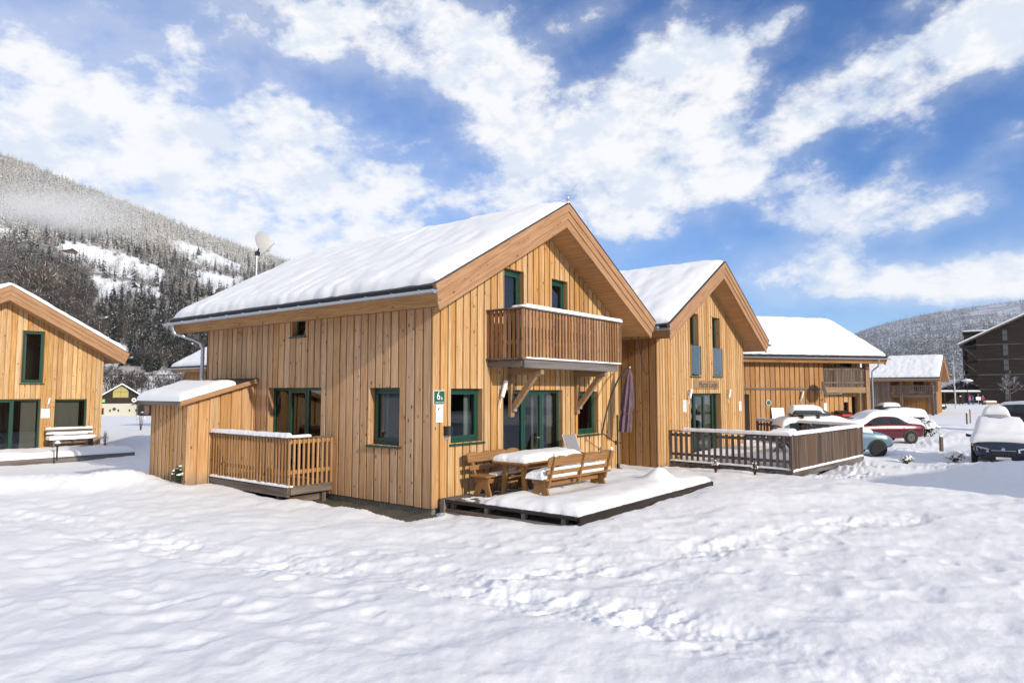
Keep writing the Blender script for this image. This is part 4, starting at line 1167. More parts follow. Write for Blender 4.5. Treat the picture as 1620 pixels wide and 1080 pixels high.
def picnic(label, loc, rot, Ln=1.9, seed=0):
    p = thing('picnic_table', label, 'table', loc, rot)
    mb = MB()
    for k in range(4): mb.box((-Ln/2, -.36+k*.182, .72), (Ln/2, -.36+k*.182+.17, .76))
    mb.build('tabletop', M['grey_x'], p)
    for s in (-1, 1):
        mb = MB(); mb.beam((s*Ln*.36, -.30, 0), (s*Ln*.36, .22, .72), .05, .10); mb.build('leg', M['grey_z'], p)
        mb = MB(); mb.beam((s*Ln*.36+.055, .30, 0), (s*Ln*.36+.055, -.22, .72), .05, .10); mb.build('leg', M['grey_z'], p)
    snow_box('snow_cap', -Ln/2-.01, Ln/2+.01, -.37, .37, .76, .15, p, w=.15, nx=30, ny=16, amp=.2, seed=seed)
picnic('dark garden table with a snow cap behind the railing of the second chalet', (15.6, -2.6, .155), 8, 2.0, 3)
M['green_plastic'] = mat('green_plastic', Base_Color=(.03, .20, .04), Roughness=.5)
M['red_plastic'] = mat('red_plastic', Base_Color=(.45, .015, .015), Roughness=.5)
cb = thing('plastic_chair', 'green plastic chair behind the corner of the grey railing', 'chair', (16.95, -3.2, .155), 60)
mb = MB(); mb.box((-.22, -.22, .40), (.22, .22, .44)); mb.build('seat', M['green_plastic'], cb, bevel=.01)
mb = MB(); mb.hexa([(-.22, .20, .44), (.22, .20, .44), (.22, .23, .44), (-.22, .23, .44), (-.20, .32, .86), (.20, .32, .86), (.20, .35, .86), (-.20, .35, .86)]); mb.build('backrest', M['green_plastic'], cb, bevel=.01)
for sx in (-1, 1):
    for sy in (-1, 1):
        mb = MB(); mb.beam((sx*.19, sy*.19, .40), (sx*.22, sy*.22, 0), .045, .045, (0, 1, 0)); mb.build('leg', M['green_plastic'], cb)
snow_box('seat_snow', -.2, .2, -.2, .18, .44, .12, cb, w=.12, nx=14, ny=14, seed=5)

# dark railing of another terrace farther back
def back_terrace():
    o = at(16.0, 36.6)[:2]
    t = thing('railed_terrace', 'dark railed terrace end seen over the cars before the third chalet', 'deck', (*o, -.1))
    a = at(16.3, 35.0)[:2]-o; b = at(18.4, 35.6)[:2]-o; c = at(17.6, 38.6)[:2]-o; d = at(15.5, 38.0)[:2]-o
    for i, (u, v) in enumerate(((a, b), (b, c), (a, d))):
        railing(t, [u, v], .2, 1.16, .17, .08, .03, M['weathered_z'], zc=(.45, 1.05))
        mb = MB(); mb.beam((*u, 1.19+.006*i), (*v, 1.19+.006*i), .15, .04); mb.build('handrail', M['dark_x'], t)
    mb = MB(); mb.prism([tuple(a), tuple(b), tuple(c), tuple(d)], .1, .2, 'z'); mb.build('floor_boards', M['grey_x'], t)
    for p in (a, b, c, d):
        mb = MB(); mb.box((p[0]-.06, p[1]-.06, -.3), (p[0]+.06, p[1]+.06, 1.15)); mb.build('post', M['dark_z'], t)
back_terrace()

# ---- third chalet, long side to the viewer
O3 = at((1372-810)/FOC*42.0, 42.0, -.05)
h3 = chalet_base('chalet', 'third larch chalet, its long sunlit side with a roofed corner balcony facing the viewer', O3, 53.2)
recess_holes = [(.35, .72, .35, 2.2), (.95, 1.32, 1.20, 1.85), (.6, 1.5, 3.1, 5.0)]
l3 = [(8.35, 8.75, .15, 2.35)]
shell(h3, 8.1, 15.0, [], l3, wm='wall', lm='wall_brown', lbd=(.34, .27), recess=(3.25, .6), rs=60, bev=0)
for hh in recess_holes[:2]:
    window(h3, ((.6, 0, 0), (0, 1, 0), (-1, 0, 0)), *hh, fw=.05, sill=False)
window(h3, ((.6, 0, 0), (0, 1, 0), (-1, 0, 0)), *recess_holes[2], fw=.08, sill=False, name='balcony_door')
mb = MB().plane((0, 0, 0), (0, 1, 0), (-1, 0, 0)); mb.box((8.36, -.12, .16), (8.74, -.08, 2.34)); mb.build('door', M['dark_z'], h3)
chalet_roof(h3, 8.1, 15.0, seed=3)
mb = MB(); mb.box((-.02, 3.2, 2.60), (.0, 14.9, 2.70)); mb.box((-.05, 3.3, 2.62), (-.021, 14.9, 2.73)); mb.build('ledge_board', M['grey_y'], h3)
mb = MB(); mb.box((-.05, -.12, -.2), (.25, .18, 4.40)); mb.build('corner_post', M['pale_z'], h3, bevel=.01)
mb = MB(); mb.box((-.02, .18, 2.42), (.12, 3.24, 2.78)); mb.build('balcony_beam', M['pale_y'], h3, bevel=.01)
mb = MB(); mb.box((.14, .18, 2.60), (.59, 3.24, 2.76)); bf3 = mb.build('balcony', M['weathered_y'], h3)
railing(bf3, [(.06, .22), (.06, 3.2)], 2.80, 3.95, .115, .075, .03, M['weathered_z'], zc=(3.05, 3.85))
mb = MB(); mb.box((-.02, .18, 3.955), (.14, 3.24, 3.99)); mb.build('handrail', M['weathered_y'], bf3)
mb = MB(); mb.box((.02, 2.15, 2.8), (.13, 2.27, 4.4)); mb.build('post', M['weathered_z'], bf3)
mb = MB(); mb.tube([(-.92, .0, 4.45), (-.92, -.0, 4.33), (-.5, -.35, 4.05), (-.2, -.3, 3.85), (-.12, -.22, 3.7), (-.12, -.22, 0)], .05, 8); mb.build('downpipe', M['metal'], h3, smooth=40)
def on3(x, y, z):
    a = R(53.2); return (O3[0]+x*math.cos(a)-y*math.sin(a), O3[1]+x*math.sin(a)+y*math.cos(a), O3[2]+z)
d3 = thing('satellite_dish', 'satellite dish on the wall of the third chalet seen edge on', 'satellite dish', on3(-.02, 3.75, 2.45), 53.2)
mb = MB(); mb.tube([(0, 0, -.1), (-.35, 0, -.1), (-.38, 0, .1)], .03, 8); mb.build('wall_arm', M['steel'], d3)
dish(d3, (-.55, .0, .15), (-.55, -1.0, .30), .52, M['dish'])
mb = MB(); mb.tube([(-.45, 0, -.1), (-.95, -.95, -.08)], .015, 6); mb.tube([(-.9, -.88, -.08), (-1.0, -1.02, .05)], .04, 8); mb.build('feed_arm', M['steel'], d3)
wl = wall_lamp('small white lamp near the dish on the third chalet', on3(-.01, 4.85, 2.35), -36.8, 1.2)
nt = notice('white notice in the shade under the corner balcony of the third chalet', on3(.59, 2.75, 1.55), .38, .50, -36.8, arrow=False)
rs = thing('round_sign', 'small round green sign beside the dark door of the third chalet', 'sign', on3(-.008, 7.1, 1.85), -36.8)
mb = MB(); mb.lathe([(.0, 0), (.17, .0), (.17, .02), (0, .02)], (0, -.02, 0), 24, 'y'); mb.build('plate', M['white'], rs)
mb = MB(); mb.lathe([(.0, 0), (.14, .0), (.14, .005), (0, .005)], (0, -.0262, 0), 24, 'y'); mb.build('disc', M['signgreen'], rs)
wp = thing('white_board', 'plain white board leaning on the third chalet wall', 'board', on3(-.12, 6.55, .55), -36.8)
mb = MB(); mb.hexa([(-.42, -.1, 0), (.42, -.1, 0), (.42, -.07, 0), (-.42, -.07, 0), (-.42, .05, 1.0), (.42, .05, 1.0), (.42, .08, 1.0), (-.42, .08, 1.0)]); mb.build('panel', M['white'], wp)
mb = MB(); mb.box((-.4, -.06, -.6), (-.35, -.02, .02)); mb.box((.35, -.06, -.6), (.4, -.02, .02)); mb.build('leg', M['grey_z'], wp)
rc = thing('red_grit_box', 'red grit box in the open bay of the third chalet', 'box', on3(.1, 1.75, .0), -36.8)
mb = MB(); mb.box((-.38, -.3, .25), (.38, .3, 1.15)); mb.build('body', M['red_plastic'], rc, bevel=.02)
mb = MB(); mb.hexa([(-.41, -.33, 1.16), (.41, -.33, 1.16), (.41, .33, 1.16), (-.41, .33, 1.16), (-.41, -.33, 1.20), (.41, -.33, 1.20), (.41, .33, 1.34), (-.41, .33, 1.34)]); mb.build('lid', M['dark_x'], rc)
for s in (-1, 1):
    mb = MB(); mb.box((s*.34-.03, -.25, -.2), (s*.34+.03, .25, .25)); mb.build('leg', M['black'], rc)

# ---- fourth chalet beyond the cars
O4 = at((1474-810)/FOC*79, 79.0, -.60)
h4 = chalet_base('chalet', 'distant darker chalet with an open carport bay under its snow roof', O4, 0)
recess_holes = [(1.2, 2.4, 3.0, 4.9)]
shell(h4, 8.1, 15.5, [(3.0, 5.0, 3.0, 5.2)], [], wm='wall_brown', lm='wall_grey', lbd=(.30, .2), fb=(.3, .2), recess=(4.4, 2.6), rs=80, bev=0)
window(h4, ((2.6, 0, 0), (0, 1, 0), (-1, 0, 0)), *recess_holes[0], fw=.1, sill=False, name='balcony_door')
window(h4, FRONT0, 3.0, 5.0, 3.0, 5.2, fw=.1, panes=(1, 1), sill=False)
chalet_roof(h4, 8.1, 15.5, seed=4)
mb = MB(); mb.box((.06, .2, 2.35), (2.58, 4.38, 2.70)); b4 = mb.build('balcony', M['weathered_y'], h4)
railing(b4, [(2.5, .12), (.06, .12), (.06, 4.3)], 2.70, 3.75, .2, .12, .03, M['weathered_z'])
mb = MB(); mb.box((-.02, .1, 3.76), (.14, 4.35, 3.80)); mb.build('handrail', M['weathered_y'], b4)
for (xx, yy) in ((.0, -.05), (0, 3.1), (2.5, -.05)):
    mb = MB(); mb.box((xx, yy, -.4), (xx+.28, yy+.28, 4.5+PT*xx)); mb.build('post', M['weathered_z'], h4)
mb = MB(); mb.tube([(-.9, 15.9, 4.45), (-.9, 15.9, 4.3), (-.2, 15.6, 3.9), (-.1, 15.5, 3.7), (-.1, 15.5, 0)], .06, 8); mb.build('downpipe', M['metal'], h4, smooth=40)

# ---- chalet on the left, gable to the sun
OL = CAM+(np.array([4.788, 29.723, 4.19])-CAM)*.877; OL[2] = -.38
WL = 8.1
hL = chalet_base('chalet', 'left chalet cut by the picture edge, with a snowy bench before its curtained window', (OL[0]-WL, OL[1], OL[2]))
gl = [(WL-3.29, WL-2.45, 3.22, 5.52), (WL-5.6, WL-2.49, .28, 2.52), (WL-1.95, WL-.64, .95, 2.50)]
shell(hL, WL, 9.6, gl, [], wm='wall', lm='wall_brown', rs=100, fb=(.20, .165))
window(hL, FRONT0, *gl[0], dep=.08, curtains=((WL-3.2, WL-3.05),), sashes=(0,), cmat='curtain_pale')
window(hL, FRONT0, *gl[1], panes=(1, 1, .95), sill=False, dep=.08, curtains=((WL-3.15, WL-2.56),), sashes=(1,), name='terrace_door')
window(hL, FRONT0, *gl[2], dep=.08, curtains=((WL-1.9, WL-.86),), sashes=())
chalet_roof(hL, WL, 9.6, seed=5, snow=.24, verge=.85)
def onL(x, y, z): return (OL[0]+x, OL[1]+y, OL[2]+z)
wall_lamp('white lamp above the notice on the left chalet', onL(-2.22, -.003, 2.45), s=.8, tilt=0)
notice('square white notice on the left chalet between door and window', onL(-2.30, -.003, 1.88), .34, .40)
tl = thing('front_terrace', 'low timber terrace under snow before the left chalet', 'deck', onL(-3, -1.7, 0))
mb = MB(); mb.box((-4.5, -1.3, .06), (3.25, 1.65, .16)); mb.build('floor_boards', M['grey_x'], tl)
for k in range(3):
    mb = MB(); mb.box((-4.5, -1.34, -.1+.055*k*0), (3.25, -1.302, .16)); 
mb.build('front_beam', M['grey_x'], tl)
mb = MB(); mb.box((3.252, -1.3, -.1), (3.29, 1.65, .16)); mb.build('side_beam', M['grey_y'], tl)
snow_box('snow_cover', -4.45, 3.25, -1.32, 1.6, .16, .24, tl, w=.3, nx=70, ny=30, amp=.35, freq=1.0, seed=110)
bL = bench(onL(-1.45, -.75, .30), 0, 1.85, 'snow covered bench under the curtained window of the left chalet', .14, 120, m='weathered')
snow_box('back_snow', -.93, .93, .19, .27, .52, .05, bL, w=.05, nx=40, ny=8, amp=.15, seed=121)
snow_box('back_snow', -.93, .93, .235, .305, .69, .06, bL, w=.05, nx=40, ny=8, amp=.15, seed=123)
snow_box('back_snow', -.93, .93, .30, .40, .885, .07, bL, w=.07, nx=40, ny=8, amp=.2, seed=122)
for (px, py, dd) in ((90, 712, 0),):
    p = gpt(px, py+8, -.1); s = thing('garden_light', 'short dark garden light with a snow cap before the left terrace', 'light', (p[0], p[1], -.30))
    mb = MB(); mb.tube([(0, 0, 0), (0, 0, .55)], .035, 8); mb.build('post', M['black'], s)
    mb = MB(); mb.lathe([(.06, .55), (.08, .58), (.07, .66), (.02, .70)], n=10); mb.build('head', M['black'], s, smooth=50)
    snow_box('snow_cap', -.08, .08, -.08, .08, .69, .09, s, w=.08, nx=8, ny=8, jag=0)

# ---- chalet behind the near one, only a corner of it in sight
OB = at((266-810)/FOC*53, 53.0, 0); 
LB = 12.0
hB = chalet_base('chalet', 'chalet peeping out behind the far end of the big chalet', (OB[0]+.9, OB[1]-LB-.8, -.30))
shell(hB, 8.1, LB, [], [], lm='wall_brown', rs=130, bev=0)
chalet_roof(hB, 8.1, LB, seed=6, barge=False)
mb = MB(); mb.tube([(-.87, LB+.4, 4.45), (-.87, LB+.4, 4.3), (-.5, LB+.25, 4.1), (-.12, LB+.05, 3.8), (-.12, LB+.05, 0)], .055, 8); mb.build('downpipe', M['metal'], hB, smooth=40)

# ---- two chalets added out of view to shade the snow and darken the panes
for O_, lab in (((10.0, -21.6, -.4), 'nearer added chalet outside the right picture edge whose roof shades the snow'), ((20.5, -25.5, 0), 'farther added chalet outside the right picture edge mirrored in the window panes')):
    hS = chalet_base('chalet', lab, O_, -107)
    shell(hS, 8.1, 11.5, [], [], lm='wall_grey', wm='wall_brown', rs=150, bev=0)
    chalet_roof(hS, 8.1, 11.5, seed=8, gut=False)

# ---- tall dark timber block on the right
OD = at((1546-810)/FOC*135, 135.0, 0)
hD = thing('apartment_block', 'tall dark timber block with a mono pitched snowy roof and open side galleries', 'building', OD, -51.8-36)
WD, DD = 34.0, 16.0
ztd = lambda u: 12.9+min(u, 13.5)*.50-max(0, u-13.5)*.5
wn_ = [(4.25+.0, 5.15, .2+2.9*k+.5, 2.75+2.9*k) for k in range(5)]
mb = MB().plane((0, 0, 0), (1, 0, 0), (0, -1, 0))
M['dark_plank'] = wood('dark_plank_wall', (.044, .033, .028), (.022, .016, .014), 'x', .1, .85, .3, (.07, .06, .056), lines=('z', .36, .12))
cuts = [0]+[4.25, 5.15]+[13.5, 34]
for a, b in zip(cuts[:-1], cuts[1:]):
    if (a, b) == (4.25, 5.15):
        zz = 0
        for k in range(5):
            mb.box((a, -.3, zz), (b, 0, wn_[k][2])); zz = wn_[k][3]
        mb.hexa([(a, -.3, zz), (b, -.3, zz), (b, 0, zz), (a, 0, zz), (a, -.3, ztd(a)), (b, -.3, ztd(b)), (b, 0, ztd(b)), (a, 0, ztd(a))])
    else:
        mb.hexa([(a, -.3, 0), (b, -.3, 0), (b, 0, 0), (a, 0, 0), (a, -.3, ztd(a)), (b, -.3, ztd(b)), (b, 0, ztd(b)), (a, 0, ztd(a))])
mb.build('front_wall', M['dark_plank'], hD)
M['blind'] = mat('window_blind', lambda t, b: t.set(b.inputs['Base Color'], t.ramp(t.noise(t.new('ShaderNodeMapping', {'Vector': t.new('ShaderNodeTexCoord').outputs['Object'], 'Scale': (9, 1, .7)}).outputs[0], 1.0, 3), [(.3, (.10, .10, .095)), (.7, (.24, .235, .215))])), Roughness=.3)
for k in range(5):
    mb = MB().plane((0, 0, 0), (1, 0, 0), (0, -1, 0)); a, b, c, d = wn_[k]; mb.box((a, -.25, c), (b, -.15, d)); w = mb.build('window', M['blind'], hD)
    mb = MB().plane((0, 0, 0), (1, 0, 0), (0, -1, 0)); mb.box((a, -.149, c), (a+.06, -.05, d)); mb.box((b-.06, -.149, c), (b, -.05, d)); mb.box((a, -.149, (c+d)/2-.04), (b, -.05, (c+d)/2+.04)); mb.build('frame', M['dark_x'], w)
mb = MB()
for z in (2.7, 5.6, 8.6, 11.5): mb.box((0, -.06, z), (WD, -.002, z+.14))
mb.build('floor_band', M['grey_x'], hD)
mb = MB(); mb.box((0.0, .31, 0), (.25, DD, 12.9)); mb.box((WD-.3, .31, 0), (WD, DD, 9)); mb.box((0, DD-.3, 0), (WD, DD, 9)); mb.build('side_wall', M['dark_y'], hD)
# open galleries on the left side
gal = MB()
for z in (2.7, 5.6, 8.6, 11.4): gal.box((-2.3, .1, z-.12), (-.002, DD, z+.06))
gal.build('gallery_floor', M['dark_y'], hD)
for z in (2.76, 5.66, 8.66):
    mb = MB(); mb.box((-2.3, .12, z), (-2.22, DD, z+1.0)); mb.box((-2.2, .10, z+.9), (-.05, .16, z+1.0)); mb.build('gallery_railing', M['dark_y'], hD)
for yy in (.15, 5.5, 11, DD-.3):
    mb = MB(); mb.box((-2.35, yy, 0), (-2.1, yy+.25, 12.4)); mb.build('post', M['dark_z'], hD)
for z in (0, 2.8, 5.7, 8.7):
    mb = MB(); mb.beam((-2.15, .25, z+2.4), (-.2, .25, z+.6), .12, .14, (0, 1, 0)); mb.build('brace', M['weathered_z'], hD)
mb = MB(); mb.hexa([(-2.9, -1.0, 11.5), (13.5, -1.0, 19.7), (13.5, DD, 19.7), (-2.9, DD, 11.5), (-2.9, -1.0, 11.75), (13.5, -1.0, 19.95), (13.5, DD, 19.95), (-2.9, DD, 11.75)])
mb.hexa([(13.5, -1.0, 19.7), (35, -1.0, 9), (35, DD, 9), (13.5, DD, 19.7), (13.5, -1.0, 19.95), (35, -1.0, 9.25), (35, DD, 9.25), (13.5, DD, 19.95)])
rfD = mb.build('roof', M['weathered_x'], hD)
mb = MB(); mb.hexa([(-2.95, -1.02, 11.76), (13.5, -1.02, 19.96), (13.5, DD, 19.96), (-2.95, DD, 11.76), (-2.95, -1.02, 12.05), (13.5, -1.02, 20.25), (13.5, DD, 20.25), (-2.95, DD, 12.05)])
mb.hexa([(13.5, -1.02, 19.96), (35, -1.02, 9.26), (35, DD, 9.26), (13.5, DD, 19.96), (13.5, -1.02, 20.25), (35, -1.02, 9.55), (35, DD, 9.55), (13.5, DD, 20.25)])
mb.build('roof_snow', M['snow_far'], rfD)
hE = thing('stair_tower', 'flat roofed dark tower behind the left end of the timber block', 'building', at((1527-810)/FOC*160, 160.0, 0), -51.8-34)
mb = MB(); mb.box((0, 0, -.5), (8, 8, 16.0)); mb.build('wall', M['dark_z'], hE)
mb = MB(); mb.box((-.3, -.3, 16.001), (8.3, 8.3, 16.4)); mb.build('roof', M['dark_x'], hE)
snow_box('roof_snow', -.3, 8.3, -.3, 8.3, 16.4, .28, hE, w=.3, nx=20, ny=20, amp=.1)

# ---- buildings farther off
def cottage(name, label, loc, rot, W, L, eave, pitch, wallm, roofsnow=.3, lower=None, lowm='plaster', cat='house', gableglass=False):
    h = thing(name, label, cat, loc, rot)
    ap = eave+pitch*W/2
    mb = MB(); zb = -1.0 if lower is None else lower
    mb.prism([(0, zb), (W, zb), (W, eave), (W/2, ap), (0, eave)], 0, L, 'y'); mb.build('wall', wallm, h)
    if lower is not None:
        mb = MB(); mb.box((.05, .05, -1.5), (W-.05, L-.05, lower-.002)); mb.build('lower_wall', M[lowm], h)
    for s in (-1, 1):
        pass
    ov = .9; c = 1
    mb = MB()
    for s in (-1, 1):
        e = W/2+ov
        q = [(W/2, ap+.02), (W/2+s*e, ap+.02-pitch*e), (W/2+s*e, ap+.22-pitch*e), (W/2, ap+.22)]
        mb.prism(q, -ov, L+ov, 'y')
    rf = mb.build('roof', M['dark_x'], h)
    mb = MB()
    for s in (-1, 1):
        e = W/2+ov-.05
        q = [(W/2, ap+.225), (W/2+s*e, ap+.225-pitch*e), (W/2+s*(e-.1), ap+.225+roofsnow-pitch*(e-.1)), (W/2, ap+.225+roofsnow)]
        mb.prism(q, -ov+.04, L+ov-.04, 'y')
    mb.build('roof_snow', M['snow_far'], rf)
    return h, ap
M['plaster'] = mat('cream_plaster', Base_Color=(.50, .475, .40), Roughness=.9)
M['yellowglass'] = mat('yellow_gable_window', Base_Color=(.38, .34, .11), Roughness=.25)
dI = 185.0
oi = at((161-810)/FOC*dI, dI, 2.5+(618-655)/FOC*dI)
hi, ap = cottage('inn', 'far inn with dark upper storey, arched yellow gable window and cream ground floor', oi, -51.8+28, 10.0, 12, 4.6, .66, M['dark_x'], lower=2.9, cat='building')
mb = MB(); mb.prism([(2.9, 4.6), (6.6, 4.6), (6.6, 6.2), (5.9, 7.2), (4.75, 7.75), (3.6, 7.2), (2.9, 6.2)], -.12, .0, 'y'); w = mb.build('gable_window', M['yellowglass'], hi)
mb = MB(); mb.box((2.85, -.2, 5.95), (6.65, -.13, 6.1)); mb.box((4.68, -.2, 4.6), (4.82, -.13, 7.7)); mb.box((2.8, -.2, 4.5), (6.7, -.13, 4.6)); mb.build('frame', M['pale_x'], w)
mb = MB(); mb.lathe([(0, 0), (.58, 0), (.58, .06), (0, .06)], (8.0, -.07, 3.85), 18, 'y'); cl_ = mb.build('wall_disc', M['white'], hi)
mb = MB(); mb.lathe([(0, 0), (.25, 0), (.25, .02), (0, .02)], (8.0, -.092, 3.85), 14, 'y'); mb.build('emblem', M['ink'], cl_)
mb = MB(); mb.box((.0, -.25, 3.25), (1.1, -.12, 4.1)); sgi = mb.build('sign_board', mat('lime_sign', Base_Color=(.18, .55, .12), Roughness=.5), hi)
for xx in (.3,):
    mb = MB(); mb.box((-.1, -.08, 0), (.9, .03, 1.7)); mb.build('door', M['dark_z'], hi)
for xx in (2.2, 4.15, 6.8, 8.4):
    mb = MB(); mb.box((xx, -.06, .7), (xx+.38, .03, 1.3)); mb.build('window', M['black'], hi)
mb = MB(); mb.lathe([(0, 0), (.42, 0), (.42, .06), (0, .06)], (3.35, -.03, 1.4), 16, 'y'); mb.build('round_sign', M['black'], hi)
o2 = at((211-810)/FOC*192, 192, 2.5+(618-655)/FOC*192)
h5, _ = cottage('house', 'far cream house with an arched porch right of the inn', o2, -51.8+25, 6.5, 9, 3.6, .45, M['plaster'])
mb = MB(); mb.box((.3, -.05, 0), (1.2, .03, 2.2)); mb.build('door', M['dark_z'], h5)
mb = MB(); mb.box((4.0, -.05, 1.2), (4.8, .03, 2.2)); mb.build('window', M['black'], h5)
o3 = at((221-810)/FOC*188, 188, 2.5+(618-655)/FOC*188)
h6, _ = cottage('barn', 'small far brown barn left of the shed roof', o3, -51.8-15, 6.0, 8, 3.3, .45, M['dark_z'], cat='barn')
mb = MB(); mb.box((2, -.05, 0), (3.6, .03, 2.4)); mb.build('door', M['weathered_z'], h6)
# low grey shed and bus shelter near the people
o4 = at((1478-810)/FOC*150, 150, -.2)
h7, _ = cottage('house', 'low grey house with a snowy roof behind the birch', o4, -51.8, 11.0, 8, 2.6, .38, mat('grey_plaster', Base_Color=(.16, .16, .155), Roughness=.9))
for xx in (1.5, 5.0, 8.5):
    mb = MB(); mb.box((xx, -.05, .9), (xx+1.0, .03, 2.1)); mb.build('window', M['black'], h7)
o5 = at((1474-810)/FOC*128, 128, -.2)
h8 = thing('carport', 'long flat roofed dark carport behind the walker', 'carport', o5, -51.8)
mb = MB(); mb.box((0, 0, 2.3), (9, 5, 2.55)); mb.build('roof', M['dark_x'], h8)
snow_box('roof_snow', 0, 9, 0, 5, 2.55, .25, h8, w=.25, nx=30, ny=14)
for xx in (.1, 2.2, 4.4, 6.6, 8.7):
    mb = MB(); mb.box((xx, .1, 0), (xx+.18, .28, 2.298)); mb.build('post', M['dark_z'], h8)
mb = MB(); mb.box((0, 4.8, 0), (9, 4.95, 2.298)); mb.box((0, .3, 0), (1.6, .4, 2.29)); mb.build('wall', M['dark_x'], h8)
# roof peeping above the third chalet's roof
o6 = at((1356-810)/FOC*110, 110, 0.2)
h9, _ = cottage('house', 'house whose small dark gable peeps over the fourth chalet', o6, -2, 8, 9, 6.2, .62, M['dark_z'])
mb = MB(); mb.box((3.2, -.05, 5.5), (4.6, .03, 6.8)); mb.build('window', M['black'], h9)
# ------------------------------------------------------------------ cars
def paint(name, c, r=.25):
    return mat(name, Base_Color=c, Roughness=r, Metallic=.25, Coat_Weight=.35, Coat_Roughness=.12)
SEDAN = [(-2.20, .45, .72, .76, .62, .56), (-2.13, .35, .86, .96, .77, .66), (-1.75, .28, .92, 1.03, .84, .70), (-1.35, .26, .93, 1.07, .86, .68), (-.80, .25, .94, 1.37, .87, .60), (-.3, .25, .94, 1.43, .87, .60),
         (.2, .25, .94, 1.42, .87, .60), (.55, .25, .93, 1.32, .87, .61), (1.15, .25, .91, 1.0, .86, .72), (1.6, .27, .85, .92, .85, .72), (2.0, .33, .75, .80, .79, .67), (2.14, .40, .66, .70, .70, .60), (2.2, .46, .60, .62, .62, .54)]
ESTATE = [(-2.28, .45, .80, .84, .66, .60), (-2.22, .35, .96, 1.16, .80, .62), (-2.0, .28, 1.0, 1.42, .86, .62), (-1.4, .26, 1.0, 1.50, .90, .64), (-.5, .25, 1.0, 1.53, .91, .65),
          (.2, .25, .99, 1.50, .91, .65), (.55, .25, .98, 1.38, .91, .66), (1.15, .25, .96, 1.06, .90, .76), (1.6, .27, .92, 1.0, .89, .76), (2.05, .33, .82, .88, .84, .72), (2.22, .38, .70, .75, .76, .66), (2.30, .42, .62, .65, .66, .56)]
def interp(st, x):
    st = np.array(st); xs = st[:, 0]
    out = []
    for k in range(1, st.shape[1]):
        y = st[:, k]; m = np.gradient(y, xs)
        i = np.clip(np.searchsorted(xs, x)-1, 0, len(xs)-2)
        h = xs[i+1]-xs[i]; t = (x-xs[i])/h
        d = (y[i+1]-y[i])/h
        m0 = np.clip(m[i], -3*abs(d), 3*abs(d)); m1 = np.clip(m[i+1], -3*abs(d), 3*abs(d))
        out.append(y[i]*(1+2*t)*(1-t)**2+h*m0*t*(1-t)**2+y[i+1]*t*t*(3-2*t)+h*m1*t*t*(t-1))
    return out
